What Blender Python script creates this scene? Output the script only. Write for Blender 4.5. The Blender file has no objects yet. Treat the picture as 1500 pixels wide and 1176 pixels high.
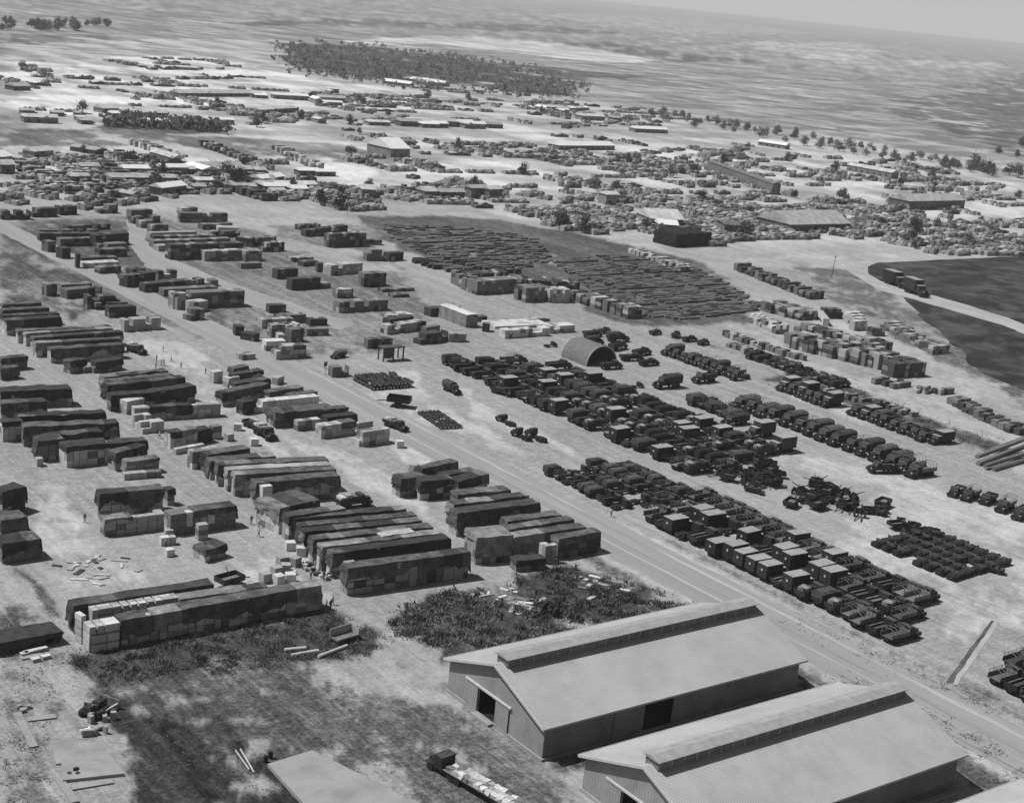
import bpy, bmesh, math, random
from math import radians as R, sin, cos, pi
from mathutils import Vector, Matrix, noise

# ------------------------------------------------------------------ camera
sc = bpy.context.scene
CAM_H = 95.0
FPX, CX, CY = 2207.0, 750.0, 588.0          # focal length and centre in photograph pixels
ROLL, PITCH, HEAD = math.atan(0.1), R(15.089), R(52.281)
cd = bpy.data.cameras.new('camera'); cam = bpy.data.objects.new('camera', cd)
sc.collection.objects.link(cam); sc.camera = cam
cd.sensor_width = 36.0; cd.lens = FPX / 1500 * 36; cd.clip_start = 1; cd.clip_end = 90000
fwd = Vector((cos(HEAD) * cos(PITCH), sin(HEAD) * cos(PITCH), -sin(PITCH)))
rt0 = Vector((sin(HEAD), -cos(HEAD), 0)); up0 = rt0.cross(fwd)
rt = rt0 * cos(ROLL) + up0 * sin(ROLL); up = up0 * cos(ROLL) - rt0 * sin(ROLL)
M = Matrix.Identity(4)
for i in range(3):
    M[i][0], M[i][1], M[i][2] = rt[i], up[i], -fwd[i]
M[2][3] = CAM_H
cam.matrix_world = M

def P(px, py, z=0.0):
    """ground point (x along the warehouse ridges, y along the aisles) seen at a photograph pixel"""
    d = fwd + rt * ((px - CX) / FPX) - up * ((py - CY) / FPX)
    t = (CAM_H - z) / -d.z
    return Vector((d.x * t, d.y * t, z))

# ------------------------------------------------------------------ world, sun, exposure
SUN_AZ = Vector((-0.78, 0.63)); SUN_EL = R(58)
w = bpy.data.worlds.new('World'); sc.world = w; w.use_nodes = True
nt = w.node_tree; nt.nodes.clear()
sky = nt.nodes.new('ShaderNodeTexSky'); sky.sky_type = 'NISHITA'; sky.sun_disc = False
sky.sun_elevation = SUN_EL; sky.sun_rotation = math.atan2(SUN_AZ.x, SUN_AZ.y)
sky.dust_density = 3.0
bw = nt.nodes.new('ShaderNodeRGBToBW'); bg = nt.nodes.new('ShaderNodeBackground'); ow = nt.nodes.new('ShaderNodeOutputWorld')
bg.inputs['Strength'].default_value = 0.05
# hazy, milky band low over the horizon, added to the sky
tcw = nt.nodes.new('ShaderNodeTexCoord'); sx = nt.nodes.new('ShaderNodeSeparateXYZ'); nt.links.new(tcw.outputs['Generated'], sx.inputs[0])
hb = nt.nodes.new('ShaderNodeMapRange'); hb.interpolation_type = 'SMOOTHSTEP'
for i_, v_ in enumerate((-0.005, 0.14, 11.5, 0.0)): hb.inputs[i_ + 1].default_value = v_
nt.links.new(sx.outputs['Z'], hb.inputs[0]); ad = nt.nodes.new('ShaderNodeMath'); ad.operation = 'ADD'
nt.links.new(sky.outputs[0], bw.inputs[0]); nt.links.new(bw.outputs[0], ad.inputs[0]); nt.links.new(hb.outputs[0], ad.inputs[1]); nt.links.new(ad.outputs[0], bg.inputs[0]); nt.links.new(bg.outputs[0], ow.inputs[0])
sl = bpy.data.lights.new('sun', 'SUN'); so = bpy.data.objects.new('sun', sl); sc.collection.objects.link(so)
sl.energy = 5.0; sl.angle = R(0.5); sl.color = (1, 1, 1)
sd = Vector((SUN_AZ.x, SUN_AZ.y, 0)).normalized() * cos(SUN_EL) + Vector((0, 0, sin(SUN_EL)))
so.rotation_euler = sd.to_track_quat('Z', 'Y').to_euler(); so.location = (0, 0, 300)
sc.view_settings.view_transform = 'Standard'; sc.view_settings.look = 'None'
sc.view_settings.exposure = -0.18; sc.view_settings.gamma = 1.0
sc.cycles.diffuse_bounces = 1

rnd = random.Random(7)
U = rnd.uniform
C = sc.collection

# ------------------------------------------------------------------ materials (all neutral greys: the photograph is black and white)
def mat(name, a, b=None, scale=1.0, detail=6, rough=0.9, lo=0.35, hi=0.65, bump=0.0, bscale=None, rand=0.0, dist=0.0, metal=0.0,
        third=None, s3=0.05, stretch=None, objspace=False):
    m = bpy.data.materials.new(name); m.use_nodes = True; t = m.node_tree; n = t.nodes; n.clear()
    out = n.new('ShaderNodeOutputMaterial'); bs = n.new('ShaderNodeBsdfPrincipled'); t.links.new(bs.outputs[0], out.inputs[0])
    bs.inputs['Roughness'].default_value = rough; bs.inputs['Metallic'].default_value = metal
    if 'Specular IOR Level' in bs.inputs: bs.inputs['Specular IOR Level'].default_value = 0.25
    if objspace:
        tc = n.new('ShaderNodeTexCoord'); vec = tc.outputs['Object']
    else:
        g = n.new('ShaderNodeNewGeometry'); vec = g.outputs['Position']
    if stretch:
        mp = n.new('ShaderNodeMapping'); mp.inputs['Scale'].default_value = stretch; t.links.new(vec, mp.inputs[0]); vec = mp.outputs[0]
    if b is None: b = a
    no = n.new('ShaderNodeTexNoise'); no.inputs['Scale'].default_value = scale; no.inputs['Detail'].default_value = detail
    no.inputs['Roughness'].default_value = 0.62; no.inputs['Distortion'].default_value = dist
    t.links.new(vec, no.inputs['Vector'])
    mr = n.new('ShaderNodeMapRange'); mr.inputs[1].default_value = lo; mr.inputs[2].default_value = hi
    mr.inputs[3].default_value = a; mr.inputs[4].default_value = b
    t.links.new(no.outputs['Fac'], mr.inputs[0]); val = mr.outputs[0]
    if third is not None:
        n3 = n.new('ShaderNodeTexNoise'); n3.inputs['Scale'].default_value = s3; n3.inputs['Detail'].default_value = 8
        n3.inputs['Roughness'].default_value = 0.7
        t.links.new(vec, n3.inputs['Vector'])
        m3 = n.new('ShaderNodeMapRange'); m3.inputs[1].default_value = 0.46; m3.inputs[2].default_value = 0.6
        t.links.new(n3.outputs['Fac'], m3.inputs[0])
        mx = n.new('ShaderNodeMix'); mx.inputs[3].default_value = third
        t.links.new(m3.outputs[0], mx.inputs[0]); t.links.new(val, mx.inputs[2]); mx.inputs[3].default_value = third; val = mx.outputs[0]
    if rand:
        oi = n.new('ShaderNodeObjectInfo'); r2 = n.new('ShaderNodeMapRange')
        r2.inputs[3].default_value = 1 - rand; r2.inputs[4].default_value = 1 + rand
        t.links.new(oi.outputs['Random'], r2.inputs[0])
        mu = n.new('ShaderNodeMath'); mu.operation = 'MULTIPLY'; t.links.new(val, mu.inputs[0]); t.links.new(r2.outputs[0], mu.inputs[1]); val = mu.outputs[0]
    t.links.new(val, bs.inputs['Base Color'])
    if bump:
        nb = n.new('ShaderNodeTexNoise'); nb.inputs['Scale'].default_value = bscale or scale * 4; nb.inputs['Detail'].default_value = 5
        t.links.new(vec, nb.inputs['Vector'])
        bp = n.new('ShaderNodeBump'); bp.inputs['Strength'].default_value = 1.0; bp.inputs['Distance'].default_value = bump
        t.links.new(nb.outputs['Fac'], bp.inputs['Height']); t.links.new(bp.outputs[0], bs.inputs['Normal'])
    return m

def wavemat(name, a, b, axis='X', scale=1.0, rough=0.7, bump=0.03, noise_amt=0.12, patch=None):
    """sheet metal or planking: bands along one axis, with stains"""
    m = mat(name, a, b, scale=0.35, rough=rough, third=patch, s3=0.12)
    t = m.node_tree; n = t.nodes; bs = [x for x in n if x.type == 'BSDF_PRINCIPLED'][0]
    g = n.new('ShaderNodeNewGeometry'); wv = n.new('ShaderNodeTexWave'); wv.wave_type = 'BANDS'; wv.bands_direction = axis
    wv.inputs['Scale'].default_value = scale; t.links.new(g.outputs['Position'], wv.inputs['Vector'])
    bp = n.new('ShaderNodeBump'); bp.inputs['Strength'].default_value = 1; bp.inputs['Distance'].default_value = bump
    t.links.new(wv.outputs['Fac'], bp.inputs['Height']); t.links.new(bp.outputs[0], bs.inputs['Normal'])
    return m

MT = {}
MT['sand'] = mat('sand', 0.33, 0.43, scale=0.05, detail=10, third=0.27, s3=0.022, bump=0.05, bscale=0.8)
MT['sandlight'] = mat('light_sand', 0.38, 0.29, scale=0.09, detail=10, lo=0.42, hi=0.62, stretch=(1, 0.35, 1))
MT['road'] = mat('road', 0.24, 0.31, scale=0.25, detail=8, stretch=(1, 0.06, 1), third=0.26, s3=0.2)
MT['rut'] = mat('rut', 0.2, 0.27, scale=0.6, detail=6, stretch=(1, 0.1, 1))
MT['soil'] = mat('soil', 0.15, 0.27, scale=0.12, detail=10, third=0.12, s3=0.06, bump=0.08, bscale=0.7)
MT['soildark'] = mat('dark_soil', 0.045, 0.12, scale=0.16, detail=10, bump=0.08, bscale=0.8)
MT['weedsoil'] = mat('weedy_soil', 0.06, 0.2, scale=0.2, detail=10, lo=0.38, hi=0.62, third=0.1, s3=0.3, bump=0.1)
MT['field'] = mat('dark_field', 0.014, 0.028, scale=0.03, detail=10, third=0.07, s3=0.06)
MT['midfield'] = mat('mid_field', 0.10, 0.17, scale=0.04, detail=10, third=0.22, s3=0.05)
MT['greyfield'] = mat('grey_field', 0.22, 0.36, scale=0.006, detail=10, third=0.16, s3=0.004)
MT['water'] = mat('pale_water', 0.42, 0.5, scale=0.01, rough=0.5)
MT['concrete'] = mat('concrete', 0.27, 0.34, scale=0.5, detail=8, third=0.23, s3=0.25)
MT['tarp'] = mat('tarpaulin', 0.10, 0.25, scale=0.5, detail=6, rough=0.85, rand=0.3, bump=0.12, bscale=0.9)
MT['tarpdark'] = mat('tarpaulin_dark', 0.025, 0.06, scale=0.5, detail=6, rough=0.85, rand=0.3, bump=0.12, bscale=0.9)
MT['tarpmid'] = mat('tarpaulin_mid', 0.04, 0.13, scale=0.6, detail=6, rough=0.85, bump=0.12, bscale=0.9)
MT['tarpworn'] = mat('tarpaulin_worn', 0.2, 0.34, scale=0.6, detail=6, rough=0.85, bump=0.12, bscale=0.9)
MT['tarppale'] = mat('tarpaulin_pale', 0.3, 0.45, scale=0.5, detail=6, rough=0.85, rand=0.2, bump=0.1, bscale=0.9)
MT['crateA'] = mat('crate_wood_pale', 0.42, 0.6, scale=2.0, detail=4, rand=0.15, stretch=(1, 1, 4))
MT['crateB'] = mat('crate_wood', 0.28, 0.40, scale=2.0, detail=4, rand=0.2, stretch=(1, 1, 4))
MT['crateC'] = mat('crate_wood_grey', 0.11, 0.2, scale=2.0, detail=4, rand=0.2, stretch=(1, 1, 4))
MT['crateD'] = mat('crate_wood_dark', 0.035, 0.08, scale=2.0, detail=4, rand=0.2, stretch=(1, 1, 4))
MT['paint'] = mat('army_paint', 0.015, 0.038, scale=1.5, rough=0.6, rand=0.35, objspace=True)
MT['paintlight'] = mat('dusty_paint', 0.09, 0.2, scale=1.2, rough=0.7, rand=0.25, objspace=True)
MT['canvas'] = mat('canvas', 0.03, 0.085, scale=1.5, rough=0.9, rand=0.4, objspace=True, bump=0.05)
MT['bedfloor'] = mat('bed_planks', 0.07, 0.16, scale=2, rand=0.6, stretch=(0.3, 4, 1), objspace=True)
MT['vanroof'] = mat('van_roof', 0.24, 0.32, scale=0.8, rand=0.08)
MT['rubber'] = mat('rubber', 0.018, 0.03, scale=3)
MT['glass'] = mat('dull_glass', 0.05, 0.09, scale=1, rough=0.15)
MT['white'] = mat('white_paint', 0.75, 0.8, scale=1)
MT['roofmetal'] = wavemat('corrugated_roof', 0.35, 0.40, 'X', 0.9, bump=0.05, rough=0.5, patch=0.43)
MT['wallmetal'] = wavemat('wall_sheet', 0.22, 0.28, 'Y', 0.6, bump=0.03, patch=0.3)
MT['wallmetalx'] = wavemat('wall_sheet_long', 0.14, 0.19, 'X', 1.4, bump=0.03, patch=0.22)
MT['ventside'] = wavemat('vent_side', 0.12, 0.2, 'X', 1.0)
MT['trim'] = mat('trim', 0.42, 0.5, scale=1)
MT['dark'] = mat('dark_inside', 0.01, 0.02, scale=1)
MT['steel'] = mat('steel', 0.16, 0.24, scale=1, rand=0.3)
MT['leaf'] = mat('leaves', 0.045, 0.13, scale=0.8, detail=4, rand=0.2)
MT['leafpale'] = mat('leaves_pale', 0.12, 0.24, scale=0.8, detail=4, rand=0.3)
MT['bark'] = mat('bark', 0.06, 0.1, scale=2)
MT['shedroof'] = mat('shed_roof', 0.32, 0.5, scale=0.3, rand=0.3)
MT['shedwall'] = mat('shed_wall', 0.10, 0.2, scale=0.5, rand=0.4)
MT['roofwhite'] = mat('white_roof', 0.66, 0.74, scale=0.3)
MT['skin'] = mat('skin', 0.3, 0.34, scale=3)
MT['cloth'] = mat('work_clothes', 0.06, 0.12, scale=3, rand=0.5)
MT['clothlight'] = mat('light_shirt', 0.4, 0.5, scale=3, rand=0.3)

# ------------------------------------------------------------------ mesh builder
class B:
    def __init__(s): s.v = []; s.f = []; s.m = []; s.mats = []
    def mi(s, k):
        if k not in s.mats: s.mats.append(k)
        return s.mats.index(k)
    def add(s, vs, fs, k):
        o = len(s.v); s.v += [tuple(v) for v in vs]; i = s.mi(k)
        for f in fs: s.f.append([a + o for a in f]); s.m.append(i)
    def box(s, x0, x1, y0, y1, z0, z1, k, top=None, rz=0, jit=0):
        vs = [(x0, y0, z0), (x1, y0, z0), (x1, y1, z0), (x0, y1, z0), (x0, y0, z1), (x1, y0, z1), (x1, y1, z1), (x0, y1, z1)]
        if jit: vs = [(a + U(-jit, jit), b + U(-jit, jit), c + (U(-jit, jit) if c > 0.1 else 0)) for a, b, c in vs]
        if rz:
            cx, cy = (x0 + x1) / 2, (y0 + y1) / 2; c_, s_ = cos(rz), sin(rz)
            vs = [(cx + (a - cx) * c_ - (b - cy) * s_, cy + (a - cx) * s_ + (b - cy) * c_, c) for a, b, c in vs]
        s.add(vs, [(0, 3, 2, 1), (0, 1, 5, 4), (1, 2, 6, 5), (2, 3, 7, 6), (3, 0, 4, 7)], k)
        s.add(vs[4:], [(0, 1, 2, 3)], top or k)
    def prism(s, prof, x0, x1, k, axis='x', top=None):
        """profile of (a, z) extruded along an axis"""
        n = len(prof)
        f = (lambda x, a, z: (x, a, z)) if axis == 'x' else (lambda x, a, z: (a, x, z))
        vs = [f(x0, a, z) for a, z in prof] + [f(x1, a, z) for a, z in prof]
        fs = [tuple(range(n)), tuple(range(2 * n - 1, n - 1, -1))]
        fs += [((i + 1) % n, i, n + i, n + (i + 1) % n) for i in range(n)]
        s.add(vs, fs, k)
    def cyl(s, p, q, r, k, n=10, r2=None, caps=True):
        p, q = Vector(p), Vector(q); r2 = r if r2 is None else r2
        d = (q - p).normalized(); a = d.orthogonal().normalized(); b = d.cross(a)
        vs = []
        for c, rr in ((p, r), (q, r2)):
            for i in range(n):
                t = 2 * pi * i / n; vs.append(c + a * cos(t) * rr + b * sin(t) * rr)
        fs = [(i, (i + 1) % n, n + (i + 1) % n, n + i) for i in range(n)]
        if caps: fs += [tuple(range(n - 1, -1, -1)), tuple(range(n, 2 * n))]
        s.add(vs, fs, k)
    def mesh(s, name, smooth=False):
        me = bpy.data.meshes.new(name); me.from_pydata(s.v, [], s.f)
        for k in s.mats: me.materials.append(MT[k])
        me.polygons.foreach_set('material_index', s.m)
        me.update()
        bm = bmesh.new(); bm.from_mesh(me); bmesh.ops.recalc_face_normals(bm, faces=bm.faces); bm.to_mesh(me); bm.free()
        if smooth: me.polygons.foreach_set('use_smooth', [True] * len(me.polygons))
        return me
    def obj(s, name, parent=None, loc=None, rz=0, smooth=False):
        return link(name, s.mesh(name, smooth), parent, loc, rz)

def link(name, me, parent=None, loc=None, rz=0):
    o = bpy.data.objects.new(name, me); C.objects.link(o)
    if parent: o.parent = parent
    if loc is not None: o.location = loc
    o.rotation_euler.z = rz
    return o

def tag(o, label=None, cat=None, group=None, kind=None):
    if label: o['label'] = label
    if cat: o['category'] = cat
    if group: o['group'] = group
    if kind: o['kind'] = kind
    return o

def empty(name, loc=(0, 0, 0), rz=0):
    return link(name, None, None, loc, rz)

def copy_tree(root, parts):
    r = root.copy(); C.objects.link(r)
    for p in parts:
        c = p.copy(); C.objects.link(c); c.parent = r
    return r

ORD = ['', 'first', 'second', 'third', 'fourth', 'fifth', 'sixth', 'seventh', 'eighth', 'ninth', 'tenth', 'eleventh', 'twelfth',
       'thirteenth', 'fourteenth', 'fifteenth', 'sixteenth', 'seventeenth', 'eighteenth', 'nineteenth', 'twentieth']
TENS = {20: 'twenty', 30: 'thirty', 40: 'forty', 50: 'fifty'}
def ordw(n):
    if n <= 20: return ORD[n]
    t = n // 10 * 10
    if n == t: return TENS[t][:-1] + 'ieth'
    return TENS[t] + '-' + ORD[n - t]

# ------------------------------------------------------------------ ground, roads, patches
def sheet(name, pts, k, z, jit=0.0, seg=3.0, px=True, label=None):
    """one irregular patch of ground, given by its corners"""
    Q = [P(*p) if px else Vector((p[0], p[1], 0)) for p in pts]
    out = []
    n = len(Q)
    for i in range(n):
        a, b = Q[i], Q[(i + 1) % n]; L = (b - a).length; m = max(1, min(60, int(L / seg)))
        for j in range(m):
            q = a.lerp(b, j / m)
            if jit:
                h = noise.noise_vector(q * (0.6 / seg)) + noise.noise_vector(q * (2.1 / seg)) * 0.5
                q = q + Vector((h.x, h.y, 0)) * jit
            out.append((q.x, q.y, z))
    me = bpy.data.meshes.new(name); bm = bmesh.new()
    f = bm.faces.new([bm.verts.new(v) for v in out])
    if f.normal.z < 0 or True:
        bm.normal_update()
        if f.normal.z < 0: f.normal_flip()
    bmesh.ops.triangulate(bm, faces=bm.faces[:]); bm.to_mesh(me); bm.free(); me.materials.append(MT[k])
    o = link(name, me); o['kind'] = 'structure'
    return o

zc = [0.0]
def pz(step=0.006):
    zc[0] += step; return zc[0]

import numpy as np
def vnoise(x, y, seed):
    """smooth value noise on arrays"""
    xi, yi = np.floor(x).astype(np.int64), np.floor(y).astype(np.int64); fx, fy = x - xi, y - yi
    fx = fx * fx * (3 - 2 * fx); fy = fy * fy * (3 - 2 * fy)
    def h(i, j):
        n = (i * 374761393 + j * 668265263 + seed * 974711) & 0x7fffffff
        n = ((n ^ (n >> 13)) * 1274126177) & 0x7fffffff
        return ((n ^ (n >> 16)) & 0xffff) / 65535.0
    a = h(xi, yi) * (1 - fx) + h(xi + 1, yi) * fx; b_ = h(xi, yi + 1) * (1 - fx) + h(xi + 1, yi + 1) * fx
    return a * (1 - fy) + b_ * fy - 0.5
def fbm(x, y, seed, oct=4):
    t = 0; amp = 1
    for i in range(oct): t = t + vnoise(x * 2 ** i, y * 2 ** i, seed + i) * amp; amp *= .55
    return t
# ground albedo zones: (corners in the picture, albedo, edge roughness in metres, share that breaks through)
Z = []
def zone(pts, tone, jit, brk=0.0, px=True): Z.append(([P(*p) if px else Vector((p[0], p[1], 0)) for p in pts], tone, jit, brk))
zone([(-300, 330), (-300, -30), (-40, -60), (700, -8), (1150, 30), (1700, 90), (1700, 330), (1500, 250), (1250, 205), (1000, 170), (860, 150), (640, 85), (420, 60), (200, 60), (100, 110)], .23, 60, .3)
zone([(300, 32), (560, 30), (800, 38), (920, 50), (800, 48), (560, 38), (380, 38)], .12, 60, .2)
zone([(760, 62), (900, 62), (1000, 80), (1150, 92), (980, 92), (880, 76)], .12, 50, .3)
zone([(1300, 150), (1420, 125), (1500, 108), (1640, 140), (1640, 250), (1500, 232), (1400, 200), (1330, 180)], .12, 60, .3)
zone([(560, 92), (700, 88), (900, 108), (1010, 112), (850, 118), (700, 112)], .12, 30, .2)
zone([(420, 64), (560, 70), (760, 100), (830, 130), (840, 142), (700, 128), (520, 112), (440, 100)], .08, 20, .1)
zone([(500, 60), (620, 54), (700, 55), (820, 64), (960, 88), (940, 94), (860, 90), (760, 78), (640, 64), (540, 66)], .44, 20, .1)
zone([(1100, 62), (1260, 62), (1290, 80), (1270, 98), (1200, 90), (1120, 75)], .4, 90, .4)
zone([(1330, 88), (1465, 92), (1460, 100), (1330, 98)], .4, 50, .4)
zone([(780, 20), (1000, 24), (1200, 50), (1000, 50), (860, 34)], .34, 90, .4)
zone([(0, 62), (180, 66), (340, 66), (420, 100), (200, 84), (0, 84)], .34, 40, .4)
zone([(0, 92), (120, 88), (300, 80), (430, 108), (560, 130), (620, 165), (400, 165), (160, 170), (60, 170), (0, 150)], .5, 20, .3)
zone([(0, 325), (190, 318), (360, 335), (520, 330), (600, 400), (640, 500), (450, 525), (330, 500), (150, 450), (0, 470)], .2, 5, .3)
zone([(0, 50), (150, 50), (170, 60), (60, 64), (0, 64)], .14, 20, .3)
zone([(200, 170), (350, 150), (560, 160), (780, 150), (880, 165), (1180, 210), (1300, 240), (1500, 270), (1500, 372), (1150, 395), (900, 330), (700, 300), (330, 322), (0, 290), (0, 215), (180, 200)], .4, 20, .35)
zone([(480, 225), (520, 222), (545, 250), (530, 275), (470, 270), (455, 250)], .55, 8, .1)
zone([(590, 195), (760, 185), (820, 200), (740, 215), (650, 218), (590, 212)], .42, 12, .2)
zone([(520, 240), (700, 235), (860, 260), (840, 280), (700, 272), (560, 262)], .5, 10, .3)
zone([(900, 215), (1100, 225), (1300, 262), (1480, 285), (1400, 290), (1200, 262), (1000, 240)], .46, 12, .35)
zone([(880, 245), (1000, 255), (1120, 290), (1250, 320), (1180, 330), (1050, 300), (930, 285)], .42, 12, .4)
zone([(700, 300), (850, 300), (900, 330), (880, 350), (820, 330), (740, 318)], .44, 6, .2)
zone([(880, 340), (960, 350), (990, 380), (940, 372), (880, 356)], .42, 4, .2)
zone([(180, 270), (300, 240), (420, 290), (480, 340), (560, 390), (600, 400), (500, 400), (400, 350), (330, 315), (240, 300)], .38, 6, .3)
zone([(0, 225), (60, 235), (120, 260), (150, 300), (90, 290), (0, 262)], .45, 8, .4)
zone([(140, 190), (170, 172), (240, 176), (320, 186), (345, 198), (250, 196)], .09, 8, .1)
zone([(0, 188), (175, 192), (420, 208), (480, 222), (380, 234), (240, 206), (130, 216), (0, 214)], .15, 10, .3)
zone([(380, 205), (500, 212), (600, 232), (560, 246), (480, 236), (380, 226)], .2, 8, .3)
zone([(0, 335), (60, 325), (190, 322), (235, 400), (330, 450), (480, 525), (440, 525), (330, 480), (150, 410), (0, 352)], .12, 4, .15)
zone([(0, 372), (60, 372), (150, 415), (150, 440), (110, 470), (80, 440), (0, 445)], .12, 3, .2)
zone([(20, 408), (150, 415), (200, 440), (170, 450), (60, 436), (20, 430)], .22, 3, .3)
zone([(190, 318), (360, 335), (440, 380), (560, 420), (560, 445), (430, 420), (330, 395), (240, 380)], .2, 4, .3)
zone([(300, 400), (420, 410), (560, 450), (640, 500), (560, 500), (420, 520), (330, 480)], .25, 4, .4)
zone([(520, 316), (700, 318), (860, 345), (1010, 380), (1120, 450), (1090, 472), (1000, 480), (900, 468), (760, 412), (640, 388), (560, 352)], .12, 4, .12)
zone([(380, 330), (540, 330), (560, 350), (470, 362), (420, 350)], .2, 4, .3)
zone([(850, 480), (1000, 490), (1100, 520), (1000, 500), (880, 490)], .22, 4, .4)
zone([(1170, 390), (1262, 398), (1330, 450), (1460, 520), (1500, 550), (1500, 590), (1420, 548), (1330, 495), (1230, 445)], .16, 5, .35)
zone([(1260, 485), (1420, 500), (1500, 540), (1500, 600), (1400, 545), (1300, 505)], .15, 4, .4)
zone([(1100, 425), (1180, 450), (1300, 490), (1420, 548), (1500, 592), (1500, 614), (1400, 565), (1290, 512), (1180, 472), (1095, 440)], .42, 3, .2)
zone([(1080, 470), (1160, 560), (1300, 600), (1450, 660), (1500, 700), (1500, 640), (1390, 600), (1480, 560), (1350, 545), (1250, 560)], .46, 5, .25)
zone([(1120, 555), (1180, 540), (1260, 572), (1400, 628), (1500, 662), (1500, 678), (1380, 638), (1250, 594), (1180, 568)], .1, 1.5, .2)
for pts in ([(1240, 770), (1330, 700), (1500, 760), (1540, 900), (1420, 940), (1370, 880), (1400, 860), (1290, 830)], [(1240, 790), (1300, 815), (1350, 850), (1300, 850), (1230, 810)],
            [(520, 560), (600, 540), (640, 590), (740, 640), (800, 680), (700, 640), (600, 620), (560, 600)],
            [(640, 550), (720, 600), (800, 640), (900, 690), (1100, 800), (960, 720), (820, 660), (700, 610)],
            [(200, 500), (280, 500), (340, 590), (460, 690), (420, 680), (310, 610), (280, 560)],
            [(380, 535), (470, 590), (620, 660), (760, 740), (900, 800), (860, 795), (700, 725), (560, 655), (450, 600)],
            [(60, 700), (90, 715), (150, 830), (200, 850), (120, 870), (60, 830)], [(430, 640), (560, 680), (600, 730), (640, 760), (560, 735), (480, 690)],
            [(1050, 640), (1280, 690), (1500, 760), (1500, 790), (1330, 720), (1180, 690)], [(840, 740), (1000, 810), (1150, 870), (1100, 870), (950, 820)], [(1160, 560), (1300, 620), (1260, 620), (1150, 575)],
            [(330, 860), (380, 830), (430, 800), (470, 850), (520, 880), (430, 870)]):
    zone(pts, .50, 3, .35)
zone([(100, 800), (190, 830), (210, 850), (120, 850), (80, 830)], .46, 2, .3)
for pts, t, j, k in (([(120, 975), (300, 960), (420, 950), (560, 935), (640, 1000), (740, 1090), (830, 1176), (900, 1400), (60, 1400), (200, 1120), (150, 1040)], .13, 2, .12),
            ([(95, 960), (150, 950), (475, 895), (545, 925), (565, 950), (430, 970), (300, 990), (150, 1005)], .075, 1.5, .15),
            ([(165, 1030), (200, 1015), (300, 1090), (400, 1176), (470, 1400), (170, 1400), (190, 1130)], .055, 2, .1),
            ([(380, 1150), (330, 1080), (350, 1075), (430, 1150), (560, 1330), (460, 1330)], .04, 1, .1),
            ([(150, 1010), (300, 1000), (360, 1070), (330, 1100), (250, 1040)], .09, 1.5, .3), ([(280, 965), (420, 970), (460, 1020), (360, 1040), (280, 1000)], .16, 1.5, .4), ([(430, 1020), (560, 1010), (640, 1080), (560, 1110), (450, 1080)], .2, 1.5, .5), ([(800, 1115), (1170, 1010), (1180, 1022), (860, 1125), (810, 1130)], .12, .6, .1), ([(225, 1050), (240, 1050), (330, 1176), (300, 1176)], .03, .8, .15),  # wall-foot strip between the warehouses: dark soil, with the wall's cast shadow painted in
            ([(500, 1030), (620, 1070), (720, 1140), (740, 1170), (640, 1110), (530, 1060)], .13, 1.5, .3),
            ([(568, 905), (640, 868), (700, 860), (790, 895), (845, 925), (760, 950), (660, 948), (600, 938)], .07, 1.8, .2),
            ([(640, 950), (740, 925), (800, 925), (690, 968), (650, 970)], .07, 1, .1),
            ([(700, 855), (780, 865), (850, 900), (820, 915), (760, 890)], .2, 1.5, .5),
            ([(755, 845), (830, 828), (900, 850), (1000, 885), (880, 915), (800, 905), (760, 870)], .07, 1.8, .2),
            ([(0, 880), (40, 890), (85, 930), (70, 942), (0, 940)], .1, 1.2, .25), ([(20, 830), (45, 840), (100, 905), (80, 905)], .13, .8, .1),
            ([(0, 960), (90, 965), (110, 1010), (60, 1060), (90, 1180), (0, 1400)], .2, 2, .5),
            ([(455, 968), (540, 965), (572, 912), (600, 925), (690, 1000), (740, 1070), (690, 1050), (640, 1030), (600, 1025), (520, 1010), (475, 988)], .38, 1.5, .15),
            ([(40, 985), (85, 965), (110, 985), (150, 1030), (160, 1080), (120, 1060), (60, 1010)], .34, 1.5, .2),
            ([(510, 1120), (570, 1110), (610, 1165), (620, 1260), (560, 1200)], .33, 1, .1),
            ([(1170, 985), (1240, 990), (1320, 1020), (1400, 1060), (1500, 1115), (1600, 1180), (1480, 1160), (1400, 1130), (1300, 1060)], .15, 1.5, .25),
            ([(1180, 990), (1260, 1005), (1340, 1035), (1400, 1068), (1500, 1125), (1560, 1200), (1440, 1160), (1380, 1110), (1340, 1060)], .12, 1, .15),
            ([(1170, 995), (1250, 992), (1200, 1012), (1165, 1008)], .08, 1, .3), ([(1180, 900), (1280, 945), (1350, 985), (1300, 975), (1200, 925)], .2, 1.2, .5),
            ([(1380, 985), (1450, 1010), (1500, 1040), (1420, 1020)], .22, 1, .5), ([(640, 1000), (700, 990), (800, 1110), (850, 1190), (760, 1130)], .24, 1, .3)):
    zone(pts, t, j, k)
for q, (a0, a1, t) in enumerate(((165.4, 168.6, .13), (168.9, 171.3, .46), (184.2, 185.9, .45), (186.0, 187.6, .18))):
    zone([(a0, 40), (a1, 40), (a1, 190 if q != 2 else 175), (a0, 190 if q != 2 else 175)], t, .5, .3, px=False)
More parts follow.
